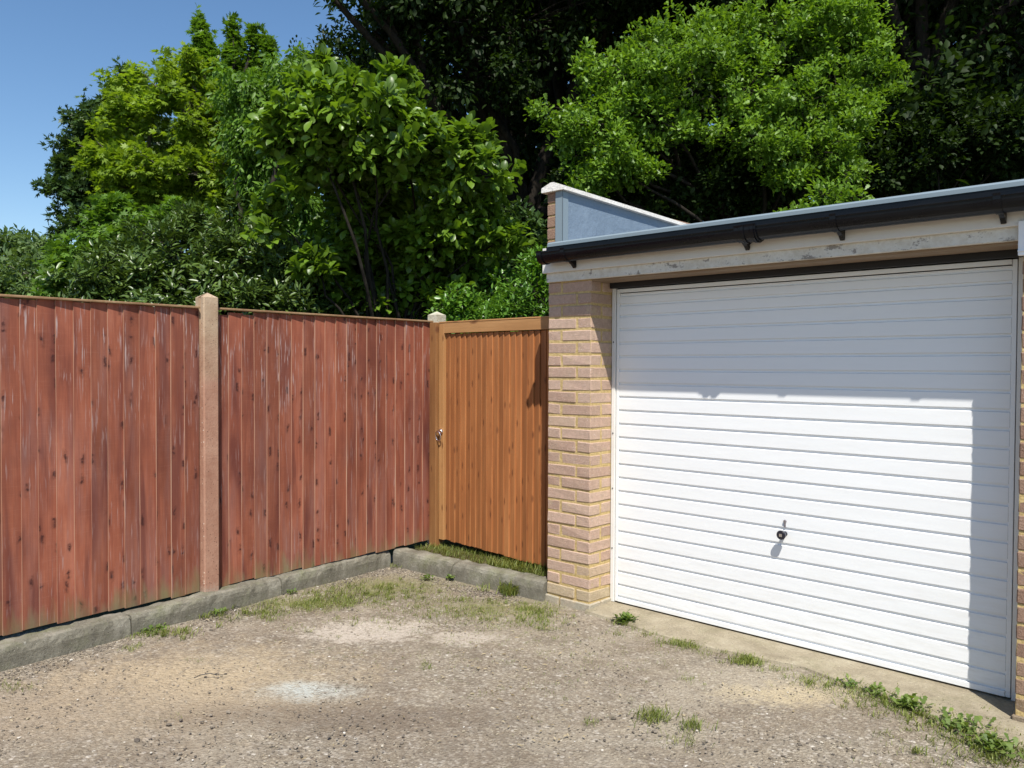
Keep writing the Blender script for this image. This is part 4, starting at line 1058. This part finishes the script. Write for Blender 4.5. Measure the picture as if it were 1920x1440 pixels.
def weed(px,py,n,size,rad,label,kind='oak',z=0.004):
    c=onz(px,py,z); n=int(n*1.7); m_=n
    a=rg.uniform(0,6.28,m_); off=rg.normal(size=(m_,2))*rad*.45
    pos=np.stack([off[:,0],off[:,1],rg.uniform(0,size*.5,m_)],-1); el=rg.uniform(.1,1.1,m_)
    d=norm(np.stack([np.cos(a),np.sin(a),el],-1)); nr=norm(np.stack([-np.cos(a)*.4,-np.sin(a)*.4,np.ones(m_)],-1)+rg.normal(0,.2,(m_,3)))
    me=leaves_mesh('weed',kind,pos,d,nr,size*.72*rg.uniform(.5,1.2,m_),M_weed,rg.random(m_))
    o=bpy.data.objects.new('weed',me); COL.objects.link(o); o.location=c; tag(o,label,'weed','broad leaved weeds at the edges of the forecourt')
weed(1175,1166,60,.055,.05,'leafy weed at the foot of the brick pier on the apron edge')
weed(1700,1325,55,.055,.07,'larger leafy weed at the apron edge before the right part of the door')
weed(1640,1300,36,.04,.06,'low leafy weed on the apron edge left of the larger one')
weed(1800,1365,55,.05,.09,'spreading weed at the bottom right near the door shadow')
weed(1868,1405,60,.055,.09,'dense weed in the bottom right corner beside the brick pier')
weed(290,1182,46,.032,.08,'creeping weed along the kerb, left of the concrete post','oval')
weed(408,1150,30,.035,.05,'small weed under the concrete post at the kerb','oval')
weed(800,1085,34,.036,.05,'leafy weed at the gate kerb, left one of the two','oval')
weed(845,1086,26,.036,.035,'leafy weed at the gate kerb, right one of the two','oval')
weed(757,1056,34,.035,.05,'weed in the corner where the two kerbs meet','oval')
weed(545,1112,22,.03,.04,'tiny weed at the kerb joint right of the concrete post','oval')
weed(1590,1283,26,.035,.05,'small low weed half way along the apron edge')

# loose stones and grit
def stones():
    bm=bmesh.new(); bmesh.ops.create_icosphere(bm,subdivisions=1,radius=1); V0=np.array([v.co[:] for v in bm.verts]); F0=np.array([[v.index for v in f.verts] for f in bm.faces]); bm.free()
    n=13000; px=rg.uniform(-150,2050,n); py=720+ (rg.uniform(0,1,n)**.8)*800
    C=[];
    for i in range(n):
        if py[i]<1040: continue
        c=onz(px[i],py[i],0.0); x,y=c[0],c[1]
        if y>-.02 or x<KA(y)[0]+.01: continue
        if x>.34 and y>-.10: continue
        C.append(c)
    # extra density along the kerbs
    for i in range(2500):
        y=rg.uniform(-3,-.1); C.append(np.array([KA(y)[0]+abs(rg.normal(0,.09))+.01,y,0]))
    for i in range(900):
        x=rg.uniform(-1.35,.0); C.append(np.array([x,-.11-abs(rg.normal(0,.10))+x*-.04*0,0]))
    C=np.array(C); n=len(C); s_=rg.lognormal(math.log(.0036),.42,n); s_=np.clip(s_,.0015,.012)
    sc_=np.stack([s_*rg.uniform(.8,1.5,n),s_*rg.uniform(.6,1.1,n),s_*rg.uniform(.35,.6,n)],-1)
    a=rg.uniform(0,6.28,n); jit=rg.uniform(.75,1.2,(n,len(V0),1))
    L=V0[None]*jit*sc_[:,None,:]; ca,sa=np.cos(a)[:,None],np.sin(a)[:,None]
    X=L[:,:,0]*ca-L[:,:,1]*sa; Yy=L[:,:,0]*sa+L[:,:,1]*ca
    W=np.stack([X,Yy,L[:,:,2]],-1)+C[:,None,:]; W[:,:,2]-=.0045
    me=bpy.data.meshes.new('loose_gravel'); F=(np.arange(n)[:,None,None]*len(V0)+F0[None]).reshape(-1,3)
    me.from_pydata(W.reshape(-1,3).tolist(),[],F.tolist())
    s=N('stone'); r=s.attr(); s.set(s.ramp(r,[(0,(.10,.085,.07)),(.45,(.19,.16,.125)),(.8,(.26,.225,.18)),(.93,(.36,.30,.2)),(1.0,(.58,.55,.5))]),.85,spec=.2)
    me.materials.append(s.m); at_=me.attributes.new('rnd','FLOAT','FACE'); at_.data.foreach_set('value',np.repeat(rg.random(n)**1.2,len(F0)).astype(np.float32)); me.update()
    o=bpy.data.objects.new('loose_gravel',me); COL.objects.link(o); tag(o,'loose grey and tan gravel scattered over the worn forecourt','gravel',kind='stuff')
stones()
# dead leaf and bark bits
n=420; cs=[]
for i in range(n):
    px=rg.choice([rg.normal(1000,120),rg.uniform(100,1500),rg.normal(950,60)]); py=rg.choice([rg.normal(1150,25),rg.uniform(1130,1400)]); c=onz(px,max(py,1120),.004)
    if c[1]>-.12 or c[0]<KA(c[1])[0]+.03 or (c[0]>.34 and c[1]>-.12): c=onz(900,1260,.004)+np.array([rg.normal(0,.6),rg.normal(0,.3),0])
    cs.append(c)
cs=np.array(cs); a=rg.uniform(0,6.28,n); d=np.stack([np.cos(a),np.sin(a),rg.uniform(-.05,.3,n)],-1)
me=leaves_mesh('leaf_litter','laurel',cs,d,norm(np.array([0,0,1])+rg.normal(0,.3,(n,3))),rg.uniform(.008,.028,n),M_dry,rg.random(n))
o=bpy.data.objects.new('leaf_litter',me); COL.objects.link(o); tag(o,'scattered pale dry leaf and bark fragments near the gate corner','leaf litter',kind='stuff')
# dark twig
b=MB(); c=onz(364,1272,.004); b.tube([(0,0,.003),(.012,.03,.008),(.045,.055,.012),(.075,.062,.006),(.10,.085,.004)],[.0018,.0022,.002,.0018,.001],6)
o=b.build('twig',M_dark); o.location=c; o.rotation_euler.z=R(20); tag(o,'small dark curved twig lying on the pale sandy patch of gravel','twig')
